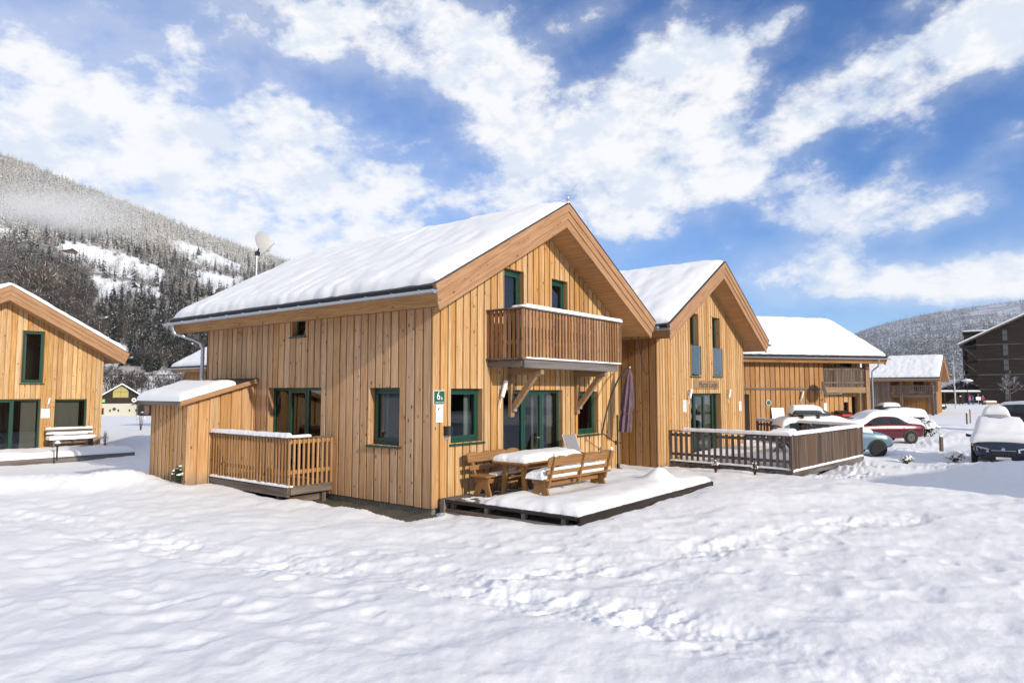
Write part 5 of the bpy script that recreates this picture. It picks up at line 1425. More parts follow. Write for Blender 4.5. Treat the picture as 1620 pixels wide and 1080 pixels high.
def car(label, loc, rot, st, m, snow=(), T=.16, group=None, wheels=True, front=False, roofbox=None):
    c = thing('parked_car', label, 'car', loc, rot, group)
    xs = np.linspace(st[0][0], st[-1][0], 44)
    zl, zb, zt, hw, ht = interp(st, xs)
    rows = []
    for fy, fz in ((.60, 'l'), (.94, 'l1'), (1.0, 'm'), (.985, 'b'), ('t', 'e'), ('t7', 'u'), ('t4', 'v')):
        pass
    def ring(s):
        return np.stack([
            np.stack([xs, s*hw*.62, zl], -1), np.stack([xs, s*hw*.95, zl+.05], -1), np.stack([xs, s*hw, zl*.45+zb*.55], -1), np.stack([xs, s*hw*.985, zb-.02], -1), np.stack([xs, s*hw*.95, zb+.015], -1),
            np.stack([xs, s*(ht+.03), zt-.07], -1), np.stack([xs, s*ht*.95, zt-.025], -1), np.stack([xs, s*ht*.5, zt], -1)], 1)
    A = ring(-1); B = ring(1)[:, ::-1]
    mid = np.stack([xs, xs*0, zt+.012], -1)[:, None]
    P = np.concatenate([A, mid, B], 1)
    mb = MB(); mb.grid(P, flip=True)
    for k in (0, len(xs)-1): mb.add([tuple(p) for p in P[k]], [tuple(range(P.shape[1]))])
    mb.build('body', m, c, smooth=45)
    # glazing
    def side(x0, x1, s):
        q = np.linspace(x0, x1, 9); _, zb2, zt2, hw2, ht2 = interp(st, q)
        R_ = []
        for t in (.08, .86):
            R_.append(np.stack([q, s*((hw2*.95)*(1-t)+(ht2+.03)*t+.008), (zb2+.015)*(1-t)+(zt2-.07)*t], -1))
        mb = MB(); mb.grid(np.stack(R_, 1), flip=(s < 0)); mb.build('side_window', M['cardark'], c, smooth=60)
    x_f = .88; x_r = -1.02 if st is SEDAN else -1.95
    for s in (-1, 1):
        side(-.22, x_f, s); side(-1.0, -.30, s)
        if st is ESTATE: side(-1.9, -1.08, s)
    def screen(x0, x1, nm):
        q = np.linspace(x0, x1, 8); _, _, zt2, _, ht2 = interp(st, q)
        R_ = [np.stack([q, f*ht2*.92, zt2+.012*(1-abs(f))-.02*abs(f)+.008], -1) for f in np.linspace(-1, 1, 7)]
        mb = MB(); mb.grid(np.stack(R_, 1), flip=True); mb.build(nm, M['cardark'], c, smooth=60)
    screen(.50, 1.12, 'windscreen')
    screen(*((-1.32, -.85) if st is SEDAN else (-2.21, -2.02)), 'rear_window')
    if wheels:
        for xw in (-1.32, 1.38 if st is SEDAN else 1.56):
            for s in (-1, 1):
                hwv = float(interp(st, np.array([xw]))[3][0])
                mb = MB(); mb.lathe([(0, -.015), (.375, -.015), (.375, .004), (0, .004)], (xw, s*(hwv+.0), .335), 28, 'y'); w = mb.build('wheel_arch', M['black'], c)
                mb = MB(); mb.lathe([(.19, -.10), (.29, -.10), (.315, -.075), (.315, .075), (.29, .10), (.20, .10), (.19, .08)], (xw, s*(hwv-.055), .315), 28, 'y'); w = mb.build('wheel', M['rubber'], c, smooth=40)
                mb = MB(); yo = s*(hwv+.02)
                mb.lathe([(0, -.01), (.195, -.01), (.195, .012), (0, .012)], (xw, yo, .315), 24, 'y'); mb.build('rim', M['rimgrey'], w)
                mb = MB()
                for k in range(9):
                    a = 2*math.pi*k/9; mb.lathe([(0, -.002), (.028, -.002), (.028, .003), (0, .003)], (xw+.125*math.cos(a), yo+s*.0155, .315+.125*math.sin(a)), 8, 'y')
                mb.lathe([(0, -.004), (.05, -.004), (.04, .012), (0, .012)], (xw, yo+s*.018, .315), 12, 'y')
                mb.build('hub_cap', M['black'], w)
    for s in (-1, 1):
        hv = float(interp(st, np.array([.78]))[3][0])
        mb = MB(); mb.hexa([(.70, s*hv*.96, .98), (.84, s*hv*.96, .98), (.86, s*(hv+.17), .99), (.74, s*(hv+.17), .99), (.70, s*hv*.96, 1.05), (.84, s*hv*.96, 1.05), (.86, s*(hv+.17), 1.11), (.74, s*(hv+.17), 1.11)][::1]); mb.build('mirror', m, c, bevel=.02)
        for xd in (.15, -.72):
            mb = MB(); hq = float(interp(st, np.array([xd]))[3][0]); mb.box((xd-.30, s*hq*.99-.012, .80), (xd-.16, s*hq*.99+.012, .83)); mb.build('door_handle', M['black'], c)
        xe = st[-1][0]
        mb = MB(); mb.hexa([(xe-.20, s*.42, .545), (xe+.025, s*.42, .545), (xe-.075, s*.775, .59), (xe-.30, s*.76, .59), (xe-.20, s*.42, .675), (xe+.005, s*.42, .675), (xe-.105, s*.765, .745), (xe-.33, s*.74, .745)]); mb.build('headlight', M['lamp'], c, bevel=.01)
        xr = st[0][0]
        mb = MB(); mb.box((xr+.03, s*.70-.12, .72), (xr+.14, s*.70+.07, .86)); mb.build('tail_light', M['tail'], c, bevel=.01)
    if front:
        xe = st[-1][0]
        mb = MB(); mb.prism([(-.34, .60), (.34, .60), (.30, .44), (-.30, .44)], xe-.04, xe+.03, 'x'); g = mb.build('grille', M['black'], c, bevel=.01)
        mb = MB()
        for k in range(9): mb.box((xe+.031, -.28+k*.07-.005, .455), (xe+.036, -.28+k*.07+.005, .59))
        mb.build('grille_bar', M['rimgrey'], g)
        mb = MB(); mb.prism([(-.355, .625), (.355, .625), (.345, .602), (-.345, .602)], xe-.05, xe+.036, 'x'); mb.build('grille_trim', M['steel'], c, bevel=.01)
        mb = MB(); mb.lathe([(0, 0), (.055, 0), (.05, .014), (0, .016)], (xe+.012, 0, .655), 18, 'x'); mb.build('emblem', M['steel'], c)
        mb = MB(); mb.box((xe+.0, -.22, .30), (xe+.025, .22, .39)); mb.build('number_plate', M['white'], c, bevel=.005)
        mb = MB(); mb.prism([(-.62, .44), (.62, .44), (.66, .30), (-.66, .30)], xe-.10, xe-.005, 'x'); mb.build('bumper_intake', M['black'], c, bevel=.01)
    for (x0, x1, t, wid, nm) in snow:
        q = np.linspace(0, 1, 46); q = .5-.5*np.cos(q*math.pi)*(.75+.25*np.cos(q*math.pi)**2); q = x0+(x1-x0)*q
        f = np.linspace(-1, 1, 21); f = np.sign(f)*np.abs(f)**.75
        X, Fv = np.meshgrid(q, f, indexing='ij')
        _, zb2, zt2, hw2, ht2 = interp(st, X)
        e = ht2*1.02*wid
        Y = Fv*e
        base = zt2+.012-.035*np.clip(np.abs(Y)/ht2, 0, 1)**2
        over = np.clip((np.abs(Y)-ht2)/np.maximum(hw2*.95-ht2, .02), 0, 1.2)
        base = base-over*(zt2-.03-zb2)
        D = np.minimum(np.minimum(X-x0, x1-X), e-np.abs(Y))
        snow_sheet(nm, X, Y, base, t*edge_round(D, .16)*(1+.12*pn(X*1.6, Y*1.6, 5)), c, .004, .18, 2.0, int(x0*10)+7)
    return c
M['cardark'] = mat('car_window', Base_Color=(.012, .016, .02), Roughness=.05, Specular_IOR_Level=.6)
M['rimgrey'] = mat('steel_wheel', Base_Color=(.10, .10, .105), Roughness=.6)
M['lamp'] = mat('headlamp_glass', Base_Color=(.55, .57, .6), Roughness=.12, Metallic=.4)
M['tail'] = mat('tail_lamp', Base_Color=(.30, .012, .012), Roughness=.2)
def roof_box(label, loc, rot, Ln, Wd, H, m, snowT, seed, nose=True):
    b = thing('roof_box', label, 'roof box', loc, rot)
    rows = []
    for k in range(25):
        f = k/24; x = (f-.5)*Ln
        tap = min(1, (f/.07)**.6 if f < .07 else 1)*(1-.62*max(0, (f-.62)/.38)**1.5)
        w = Wd/2*min(1, (f/.06)**.5 if f < .06 else 1)*(1-.25*max(0, (f-.7)/.3)**2)
        h = H*tap
        rows.append([(x, w*yy, h*zz+.0) for yy, zz in ((-.75, 0), (-.95, .12), (-1, .38), (-.96, .66), (-.72, .94), (-.3, 1), (.3, 1), (.72, .94), (.96, .66), (1, .38), (.95, .12), (.75, 0), (-.75, 0))])
    mb = MB(); mb.grid(rows, flip=True); mb.add(rows[0], [tuple(range(12))]); mb.add(rows[-1], [tuple(range(12))[::-1]])
    mb.build('shell', m, b, smooth=40)
    mb = MB()
    mb.box((-Ln*.40, -Wd*.505, H*.34), (Ln*.28, -Wd*.495, H*.40)); mb.box((-Ln*.40, Wd*.495, H*.34), (Ln*.28, Wd*.505, H*.40)); mb.build('seam', M['black'], b)
    for xx in (-Ln*.22, Ln*.18):
        mb = MB(); mb.box((xx-.04, -Wd*.5, -.10), (xx+.04, Wd*.5, -.002)); mb.build('rack_bar', M['black'], b)
    if snowT: 
        x = np.linspace(-.49*Ln, .30*Ln, 26); y = np.linspace(-.48*Wd, .48*Wd, 15); X, Y = np.meshgrid(x, y, indexing='ij')
        f = X/Ln+.5; tp = np.where(f < .07, np.clip(f/.07, .001, 1)**.6, 1)*(1-.62*np.clip((f-.62)/.38, 0, 1)**1.5)
        yy = np.abs(Y)/(Wd/2); base = H*tp*np.where(yy < .72, 1-.06*(yy/.72)**3, .94-1.0*(yy-.72)*1.15)
        D = np.minimum(np.minimum(X-x[0], x[-1]-X), Wd*.48-np.abs(Y))
        snow_sheet('snow_cap', X, Y, base, snowT*edge_round(D, .36, 2.0), b, .01, .25, 1.6, seed)
    return b
CARFWD = lambda px0, d0, px1, d1: math.degrees(math.atan2(*(lambda v: (v[1], v[0]))(at((px1-810)/FOC*d1, d1)-at((px0-810)/FOC*d0, d0))))
# light blue estate, nose to the right, half hidden by the railing
pB = at((1368-810)/FOC*29.0, 29.0); rB = -51.8-3
car('light blue car, only its bare nose and front wheel past the grey railing', (*(pB+np.array([math.cos(R(rB)), math.sin(R(rB)), 0])*-1.56)[:2], -.19), rB, ESTATE, paint('light_blue_paint', (.17, .26, .33)), snow=[(-2.2, 1.42, .13, 1.10, 'roof_snow')])
roof_box('glossy dark grey roof box with snow on its back end', (*at((1276-810)/FOC*28.8, 28.8)[:2], 1.46), -51.8-3, 1.62, .80, .36, mat('box_grey', Base_Color=(.05, .055, .06), Roughness=.25, Coat_Weight=.4), .10, 5)
# dark red saloon, tail to the right
pR = at((1420-810)/FOC*35.5, 35.5, .0); rR = -51.8+180+6
car('dark red car facing left with snow over bonnet, roof and boot', (*(pR+np.array([math.cos(R(rR)), math.sin(R(rR)), 0])*1.36)[:2], -.16), rR, SEDAN, paint('dark_red_paint', (.085, .002, .010)),
    snow=[(-2.05, 2.0, .24, 1.03, 'snow_blanket')])
# estate under snow near the fourth chalet
pE = at((1402-810)/FOC*43, 43, .0)
car('dark estate car almost buried in snow with a shrub at its tail', (*pE[:2], -.28), -51.8+180+8, ESTATE, paint('black_paint', (.012, .013, .015)), snow=[(-2.2, 2.25, .20, 1.24, 'snow_blanket')])
roof_box('roof box fully capped with snow on the dark estate car', (*at((1400-810)/FOC*43, 43)[:2], 1.38), -51.8+188, 1.5, .75, .24, M['black'], .16, 6)
# the car facing the viewer at the right
pS = at((1580-810)/FOC*24.0, 24.0, .02); rS = 38.2+180-34
cS = car('dark blue estate car facing the viewer under a blanket of snow, bare headlights and grille', (*pS[:2], .10), rS, ESTATE, paint('dark_blue_paint', (.012, .022, .045)),
    snow=[(-2.25, 2.02, .19, 1.24, 'snow_blanket')], front=True)
# lower its rear position so that the nose stands at the chosen point
v = np.array([math.cos(R(rS)), math.sin(R(rS))]); cS.location = (pS[0]-v[0]*2.2, pS[1]-v[1]*2.2, -.20)
roof_box('big snow topped grey roof box on the dark blue car', (pS[0]-v[0]*2.75+.18, pS[1]-v[1]*2.75+.10, 1.34), rS, 2.0, .92, .34, mat('box_silver', Base_Color=(.30, .30, .31), Roughness=.35), .24, 7)
car('dark car cut by the right picture edge', at((1642-810)/FOC*44, 44, .15), 38.2+180+25, ESTATE, paint('night_blue_paint', (.01, .012, .03)), snow=[(-2.2, 1.1, .14, 1.0, 'roof_snow')])
car('yellow car parked under the distant carport', at((1446-810)/FOC*92, 92, -.30), -51.8, SEDAN, paint('yellow_paint', (.50, .36, .01)), snow=[(-2.1, 1.3, .2, 1.0, 'roof_snow')])
car('dark car parked to the right of the yellow one', at((1464-810)/FOC*94, 94, -.30), -51.8, ESTATE, paint('graphite_paint', (.03, .03, .034)), snow=[(-2.1, 1.3, .15, 1.0, 'roof_snow')])

# ------------------------------------------------------------------ posts, cabinet, lamp, sign
def bollard(label, px, d, w, h, z, m):
    p = at((px-810)/FOC*d, d, z)
    b = thing('bollard', label, 'bollard', p, -51.8)
    mb = MB(); mb.box((-w/2, -w/2, -.3), (w/2, w/2, h)); mb.build('post', M[m], b, bevel=.015)
    snow_box('snow_cap', -w/2, w/2, -w/2, w/2, h, .04, b, w=.05, nx=7, ny=7, jag=0)
bollard('grey timber bollard in the snow right of the dark red car', 1483.5, 30.5, .13, .36, .12, 'weathered_z')
bollard('thin brown marker post, left one of a pair', 1525.5, 55, .10, .85, -.1, 'weathered_z')
bollard('thin taller marker post, right one of a pair', 1531, 57, .09, 1.10, -.1, 'pale_z')
p = at((1598-810)/FOC*50, 50, .15); cbx = thing('utility_cabinet', 'pale utility cabinet behind the dark blue car', 'cabinet', p, -51.8)
mb = MB(); mb.box((-.55, -.2, 0), (.55, .2, 1.15)); mb.build('body', mat('cabinet_paint', Base_Color=(.42, .44, .40), Roughness=.6), cbx, bevel=.02)
mb = MB(); mb.box((-.58, -.23, 1.15), (.58, .23, 1.22)); mb.build('lid', M['steel'], cbx)
mb = MB(); mb.box((-.02, -.208, .1), (.02, -.2005, 1.1)); mb.box((.08, -.22, .55), (.12, -.2005, .7)); mb.build('door_seam', M['black'], cbx)
snow_box('snow_cap', -.58, .58, -.23, .23, 1.22, .12, cbx, w=.12, nx=16, ny=10)
p = at((1529-810)/FOC*122, 122, -.1); lp = thing('street_lamp', 'street lamp with a snowy umbrella shaped head beside the dark block', 'street lamp', p)
mb = MB(); mb.tube([(0, 0, 0), (0, 0, 4.1)], .06, 8); mb.build('pole', M['black'], lp)
mb = MB(); mb.lathe([(.15, 3.9), (.20, 4.15), (.9, 4.30), (.85, 4.36), (.1, 4.55)], n=16); mb.build('lamp_shade', M['steel'], lp, smooth=40)
mb = MB(); mb.lathe([(.9, 4.36), (.88, 4.44), (.5, 4.66), (.1, 4.75)], n=16); mb.build('snow_cap', M['snow'], lp, smooth=60)
p = at((1545-810)/FOC*119, 119, -.1); sp = thing('road_sign', 'white rectangular sign on a thin pole near the walking people', 'sign', p, -51.8)
mb = MB(); mb.tube([(0, 0, 0), (0, 0, 2.1)], .04, 8); mb.build('pole', M['steel'], sp)
mb = MB(); mb.box((-.42, -.06, 1.0), (.42, -.041, 1.55)); mb.build('panel', M['white'], sp)
p = at((1562-810)/FOC*124, 124, -.05); bn = thing('snowy_pallet', 'pale low box covered with snow before the dark block', 'box', p, -51.8)
mb = MB(); mb.box((-1.0, -.6, 0), (1.0, .6, .55)); mb.build('body', M['pale_x'], bn)
snow_box('snow_cap', -1.0, 1.0, -.6, .6, .55, .2, bn, w=.2, nx=16, ny=10)

# ------------------------------------------------------------------ people
def person(label, loc, rot, cols, stride=.28, lean=.05):
    t = thing('person', label, 'person', loc, rot)
    J = {}; E = []; Rr = {}
    def j(n, p, r, par=None):
        J[n] = len(J); Rr[n] = (p, r)
        if par: E.append((J[par], J[n]))
    j('pelvis', (0, 0, .95), .15); j('waist', (0, lean*.4, 1.10), .135, 'pelvis'); j('chest', (0, lean, 1.32), .155, 'waist'); j('neck', (0, lean*1.3, 1.50), .055, 'chest'); j('head', (0, lean*1.5, 1.60), .095, 'neck'); j('crown', (0, lean*1.5, 1.70), .085, 'head')
    for s, n in ((-1, 'l'), (1, 'r')):
        f = s*stride
        j('hip'+n, (s*.10, 0, .90), .105, 'pelvis'); j('knee'+n, (s*.105, f*.55+.05, .50), .075, 'hip'+n); j('ank'+n, (s*.11, f, .09), .05, 'knee'+n); j('toe'+n, (s*.12, f+.17, .04), .04, 'ank'+n)
        j('sho'+n, (s*.19, lean, 1.42), .075, 'chest'); j('elb'+n, (s*.25, lean-f*.3, 1.14), .055, 'sho'+n); j('wri'+n, (s*.25, lean-f*.6+.08, .92), .038, 'elb'+n); j('palm'+n, (s*.25, lean-f*.7+.10, .85), .034, 'wri'+n)
        for k in range(4):
            j('f%s%d' % (n, k), (s*.25, lean-f*.7+.10+(k-1.5)*.021, .80), .0095, 'palm'+n); j('g%s%d' % (n, k), (s*.24, lean-f*.7+.115+(k-1.5)*.021, .775+.006*abs(k-1.3)), .008, 'f%s%d' % (n, k))
        j('t'+n, (s*.235, lean-f*.7+.15, .83), .0095, 'palm'+n); j('u'+n, (s*.23, lean-f*.7+.165, .80), .008, 't'+n)
    me = bpy.data.meshes.new('body')
    me.from_pydata([Rr[k][0] for k in J], E, [])
    o = bpy.data.objects.new('body', me); C.objects.link(o); o.parent = t
    sk = o.modifiers.new('skin', 'SKIN'); sk.use_smooth_shade = True
    for k, i in J.items():
        me.skin_vertices[0].data[i].radius = (Rr[k][1], Rr[k][1])
        me.skin_vertices[0].data[i].use_root = (k == 'pelvis')
    ss = o.modifiers.new('sub', 'SUBSURF'); ss.levels = 1; ss.render_levels = 1
    def f(nt, b):
        z = nt.new('ShaderNodeSeparateXYZ', {0: nt.new('ShaderNodeTexCoord').outputs['Object']}).outputs[2]
        c = nt.ramp(nt.math('DIVIDE', z, 2.0), [(0, (.02, .02, .02)), (.055, cols[0]), (.44, cols[0]), (.455, cols[1]), (.755, (.45, .26, .19))], 'CONSTANT')
        nt.set(b.inputs['Base Color'], c)
    me.materials.append(mat('clothing', f, Roughness=.8))
    hx, hy, hz = Rr['head'][0]
    mb = MB(); mb.lathe([(.128, -.03), (.13, .03), (.115, .09), (.07, .14), (.01, .155)], (hx, hy-.012, hz+.015), 14); mb.build('hat', mat('hat_cloth', Base_Color=cols[2], Roughness=.8), t, smooth=60)
    mb = MB(); mb.lathe([(.015, 0), (.012, .015), (.004, .028)], (hx, hy+.10, hz-.02), 6, 'y'); mb.build('nose', mat('skin', Base_Color=(.45, .26, .19), Roughness=.6), t, smooth=60)
    return t
PD = 121.0
person('person in black with a white cap walking by the birch', at((1517.5-810)/FOC*PD, PD, -.10), 60, ((.012, .012, .014), (.014, .014, .016), (.8, .8, .78)), .34)
person('person in a pink jacket standing under the street lamp', at((1531-810)/FOC*PD, PD, -.10), 150, ((.10, .10, .18), (.45, .10, .26), (.5, .2, .35)), .08)
person('person in blue standing next to the one in pink', at((1536-810)/FOC*(PD+1), PD+1, -.10), 190, ((.05, .06, .10), (.12, .22, .36), (.05, .05, .06)), .10)
person('person in a red jacket striding left past the road sign', at((1551.5-810)/FOC*PD, PD, -.10), 120, ((.02, .015, .018), (.42, .06, .09), (.30, .22, .12)), .40, .12)
# ------------------------------------------------------------------ hills
def foliage_mat(name, stops, rough=.9, up=0.0, topc=(.85, .86, .88)):
    def f(t, b):
        g = t.new('ShaderNodeNewGeometry')
        c = t.ramp(g.outputs['Random Per Island'], stops, 'CONSTANT')
        if up > 0:
            nz = t.new('ShaderNodeSeparateXYZ', {0: g.outputs['True Normal']}).outputs[2]
            c = t.mix(t.math('MULTIPLY', t.smooth(t.math('ABSOLUTE', nz), .55, .85), up), c, topc)
        t.set(b.inputs['Base Color'], c)
        b.inputs['Roughness'].default_value = rough; b.inputs['Specular IOR Level'].default_value = .1
    return mat(name, f)
SKY_L = ([-700, -300, 0, 50, 100, 200, 300, 400, 430, 500, 650, 1000], [60, 150, 242, 262, 283, 321, 362, 398, 407, 428, 480, 600])
SKY_R = ([900, 1100, 1300, 1355, 1400, 1450, 1500, 1550, 1620, 1800, 2300], [600, 580, 548, 527, 512, 500, 491, 484, 474, 450, 420])
D0L, D1L, D0R, D1R = 215.0, 1250.0, 380.0, 2400.0
def hillL(px, d):
    px = np.asarray(px, float); d = np.asarray(d, float)
    H = 2.5+D1L*(618-np.interp(px, *SKY_L))/FOC
    t = np.clip((d-D0L)/(D1L-D0L), 0, 1.25)
    tt = np.where(t <= 1, t, 1-(t-1)*1.2)
    l = d*(px-810)/FOC
    return -4.8+(H+4.8)*np.power(np.maximum(tt, 0), 1.10)+(6*fbm(l/90, d/90, 3, 4)+1.6*fbm(l/22, d/22, 2, 9))*np.clip(t*6, 0, 1)*np.clip((1.02-t)*4, 0, 1)
def hillR(px, d):
    px = np.asarray(px, float); d = np.asarray(d, float)
    H = 2.5+D1R*(618-np.interp(px, *SKY_R))/FOC
    t = np.clip((d-D0R)/(D1R-D0R), 0, 1.25)
    tt = np.where(t <= 1, t, 1-(t-1)*1.2)
    l = d*(px-810)/FOC
    return -4.5+(H+4.5)*np.power(np.maximum(tt, 0), 1.12)+(14*fbm(l/220, d/220, 3, 14)+3*fbm(l/60, d/60, 2, 19))*np.clip(t*6, 0, 1)*np.clip((1.02-t)*3, 0, 1)
def put(px, d, z):
    l = d*(px-810)/FOC
    return np.stack([CAM[0]+RT[0]*l+FW[0]*d, CAM[1]+RT[1]*l+FW[1]*d, z], -1)
FIELDS = [[(78, 374), (140, 386), (205, 402), (262, 428), (258, 446), (205, 440), (150, 428), (100, 410), (80, 392)], [(132, 434), (174, 440), (233, 450), (268, 462), (262, 472), (215, 466), (175, 470), (140, 474)],
          [(255, 372), (299, 384), (345, 402), (392, 424), (372, 428), (312, 418), (268, 398)], [(285, 424), (340, 430), (385, 440), (380, 462), (330, 462), (300, 446)], [(-40, 352), (18, 356), (12, 372), (-40, 376)],
          [(150, 536), (205, 548), (210, 575), (150, 580)], [(100, 594), (340, 590), (360, 614), (100, 616)]]
def inpoly(x, y, P):
    c = False; n = len(P); j = n-1
    for i in range(n):
        if ((P[i][1] > y) != (P[j][1] > y)) and (x < (P[j][0]-P[i][0])*(y-P[i][1])/(P[j][1]-P[i][1])+P[i][0]): c = not c
        j = i
    return c
def hill_mesh(name, fn, p0, p1, d0, d1, n, m, mt, woods=None):
    px = np.linspace(p0, p1, n); d = d0*(d1*1.2/d0)**np.linspace(0, 1, m)
    P, D = np.meshgrid(px, d, indexing='ij')
    V = put(P, D, fn(P, D))
    o = setting(np_mesh(name, V.reshape(-1, 3), grid_faces(n, m), mt))
    if woods is not None:
        Z = V[..., 2]; PY = 618-FOC*(Z-2.5)/D
        w = np.array([0.0 if any(inpoly(a+9*n_, b+5*n_, P) for P in FIELDS) else 1.0 for a, b, n_ in zip(P_ravel(P), P_ravel(PY), P_ravel(1.6*pn(P/14, PY/7, 33)))], np.float32)
        at_ = o.data.attributes.new('woods', 'FLOAT', 'POINT'); at_.data.foreach_set('value', w)
    return o
def P_ravel(a): return np.asarray(a).ravel()
def hm(name, c1, c2, s, lo, hi):
    def f(t, b):
        p = t.new('ShaderNodeTexCoord').outputs['Object']
        a = t.noise(p, s, 8, .65); c = t.noise(p, s*9, 5, .7)
        k = t.smooth(t.math('ADD', a, t.math('MULTIPLY', t.math('SUBTRACT', c, .5), .5)), lo, hi)
        t.set(b.inputs['Base Color'], t.mix(k, c1, c2)); b.inputs['Roughness'].default_value = .9
    return mat(name, f)
def hillside_nodes(t, b):
    p = t.new('ShaderNodeTexCoord').outputs['Object']
    w = t.new('ShaderNodeAttribute', attribute_name='woods').outputs['Fac']
    a = t.noise(p, .06, 8, .65); c = t.noise(p, .5, 5, .7)
    k = t.smooth(t.math('ADD', a, t.math('MULTIPLY', t.math('SUBTRACT', c, .5), .6)), .32, .58)
    brush = t.mix(k, (.10, .088, .076), (.40, .385, .365))
    open_ = t.mix(t.smooth(c, .55, .75), (.82, .83, .85), (.60, .59, .58))
    t.set(b.inputs['Base Color'], t.mix(w, open_, brush)); b.inputs['Roughness'].default_value = .9
M['hillside'] = mat('hillside', hillside_nodes)
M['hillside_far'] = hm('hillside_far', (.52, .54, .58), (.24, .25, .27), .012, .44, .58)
hill_mesh('hillside', hillL, -500, 900, D0L, D1L, 300, 150, M['hillside'], True)
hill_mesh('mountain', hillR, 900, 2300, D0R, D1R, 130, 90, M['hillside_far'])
# valley side behind the viewer
A, r = np.meshgrid(np.radians(np.linspace(95, 265, 70)), np.linspace(260, 1500, 24), indexing='ij')
dx = np.cos(A)*FW[0]+np.sin(A)*RT[0]; dy = np.cos(A)*FW[1]+np.sin(A)*RT[1]
Zs = -5+np.clip((r-260)/1240, 0, 1)**1.1*(230+40*np.sin(A*5))+6*fbm(r/60, A*9, 3, 2)
setting(np_mesh('mountain', np.stack([CAM[0]+dx*r, CAM[1]+dy*r, Zs], -1).reshape(-1, 3), grid_faces(*A.shape), hm('hillside_wooded', (.10, .105, .11), (.03, .033, .03), .02, .4, .6)))

def inv_depth(fn, px, py, d0, d1):
    d = d0*(d1/d0)**np.linspace(0, 1, 160)
    z = fn(np.full(160, px), d)
    yy = np.minimum.accumulate(618-FOC*(z-2.5)/d)
    return float(np.interp(-py, -yy, d))

# ---- baked conifer cloud: a few triangles of drooping boughs per tree
def conifer_proto(nt, nb, seed, spread=.26, droop=.5, jitter=.25):
    rd = np.random.default_rng(seed); V = []; F = []
    for i in range(nt):
        f = (i+.3)/nt; z = .08+.90*f; rad = spread*(1-f)**.85+.012
        for k in range(nb):
            a = 2*math.pi*(k+rd.uniform(-.4, .4))/nb+i*1.3; rr = rad*rd.uniform(1-jitter, 1+jitter); w = rr*.62
            ca, sa = math.cos(a), math.sin(a); zz = z+rd.uniform(-.5, .5)*.9/nt
            dz = rr*droop
            b = len(V)
            V += [(0, 0, zz+rr*.25), (ca*rr*.6-sa*w*.5, sa*rr*.6+ca*w*.5, zz-dz*.35), (ca*rr, sa*rr, zz-dz), (ca*rr*.6+sa*w*.5, sa*rr*.6-ca*w*.5, zz-dz*.35)]
            F.append((b, b+1, b+2, b+3))
    b = len(V); V += [(-.012, 0, .82), (.012, 0, .82), (.004, 0, 1.04), (-.004, 0, 1.04)]; F.append((b, b+1, b+2, b+3))
    return np.array(V), np.array(F)
def broad_proto(n, seed, w=.34, lo=.18):
    """leafless crown: fans of thin twigs"""
    rd = np.random.default_rng(seed); V = []; F = []
    for k in range(n):
        u = rd.normal(size=3); u /= np.linalg.norm(u); rr = rd.uniform(.35, 1)**.6
        c = np.array([u[0]*w*rr, u[1]*w*rr, .60+u[2]*.40*rr])
        if c[2] < lo: continue
        d = np.array([u[0]*.5, u[1]*.5, .35+.5*rd.random()])+rd.normal(size=3)*.35; d /= np.linalg.norm(d)
        L = rd.uniform(.08, .17); s = np.cross(d, rd.normal(size=3)); s /= np.linalg.norm(s); s *= rd.uniform(.003, .010)
        b = len(V); V += [c-s, c+s, c+d*L+s*.3, c+d*L-s*.3]; F.append((b, b+1, b+2, b+3))
    for k in range(7):
        a = 2*math.pi*k/7; e = np.array([math.cos(a)*w*.6, math.sin(a)*w*.6, .75]); s = np.array([-math.sin(a), math.cos(a), 0])*.010
        b = len(V); V += [np.array([0, 0, .22])-s, np.array([0, 0, .22])+s, e+s*.3, e-s*.3]; F.append((b, b+1, b+2, b+3))
    return np.array(V), np.array(F)
def bake(name, protos, pos, hts, mt, kind='stuff', wide=1.0):
    VV = []; FF = []; n = 0
    for p, h in zip(pos, hts):
        V, F = protos[rng.integers(len(protos))]
        a = rng.uniform(0, 6.28); c, s = math.cos(a), math.sin(a); k = h*rng.uniform(.85, 1.2)*wide
        W = np.stack([(V[:, 0]*c-V[:, 1]*s)*k+p[0], (V[:, 0]*s+V[:, 1]*c)*k+p[1], V[:, 2]*h+p[2]-.3], -1)
        VV.append(W); FF.append(F+n); n += len(V)
    o = np_mesh(name, np.concatenate(VV), np.concatenate(FF), mt, None, False)
    return setting(o, kind)

M['frosted'] = foliage_mat('frosted_needles', [(0, (.16, .145, .12)), (.08, (.36, .335, .285)), (.22, (.56, .53, .475)), (.46, (.72, .70, .66)), (.74, (.84, .83, .81))])
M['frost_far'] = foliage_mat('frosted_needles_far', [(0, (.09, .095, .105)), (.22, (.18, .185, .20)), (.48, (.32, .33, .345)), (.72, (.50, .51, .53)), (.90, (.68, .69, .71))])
M['spruce'] = foliage_mat('spruce_needles', [(0, (.012, .018, .013)), (.30, (.022, .030, .022)), (.62, (.045, .052, .045)), (.86, (.20, .205, .21)), (.95, (.55, .56, .58))])
M['twigs'] = foliage_mat('bare_twigs', [(0, (.040, .032, .027)), (.40, (.075, .060, .050)), (.72, (.125, .105, .09)), (.91, (.28, .27, .27)), (.97, (.6, .61, .63))])
M['twigs_light'] = foliage_mat('bare_twigs_light', [(0, (.11, .095, .08)), (.35, (.20, .175, .15)), (.68, (.34, .31, .28)), (.86, (.58, .57, .56))])
M['bark'] = mat('bark', Base_Color=(.05, .04, .034), Roughness=.9)
M['larchleaf'] = foliage_mat('brown_leaf', [(0, (.06, .038, .025)), (.5, (.10, .06, .035)), (.72, (.16, .10, .06)), (.86, (.62, .62, .64))])

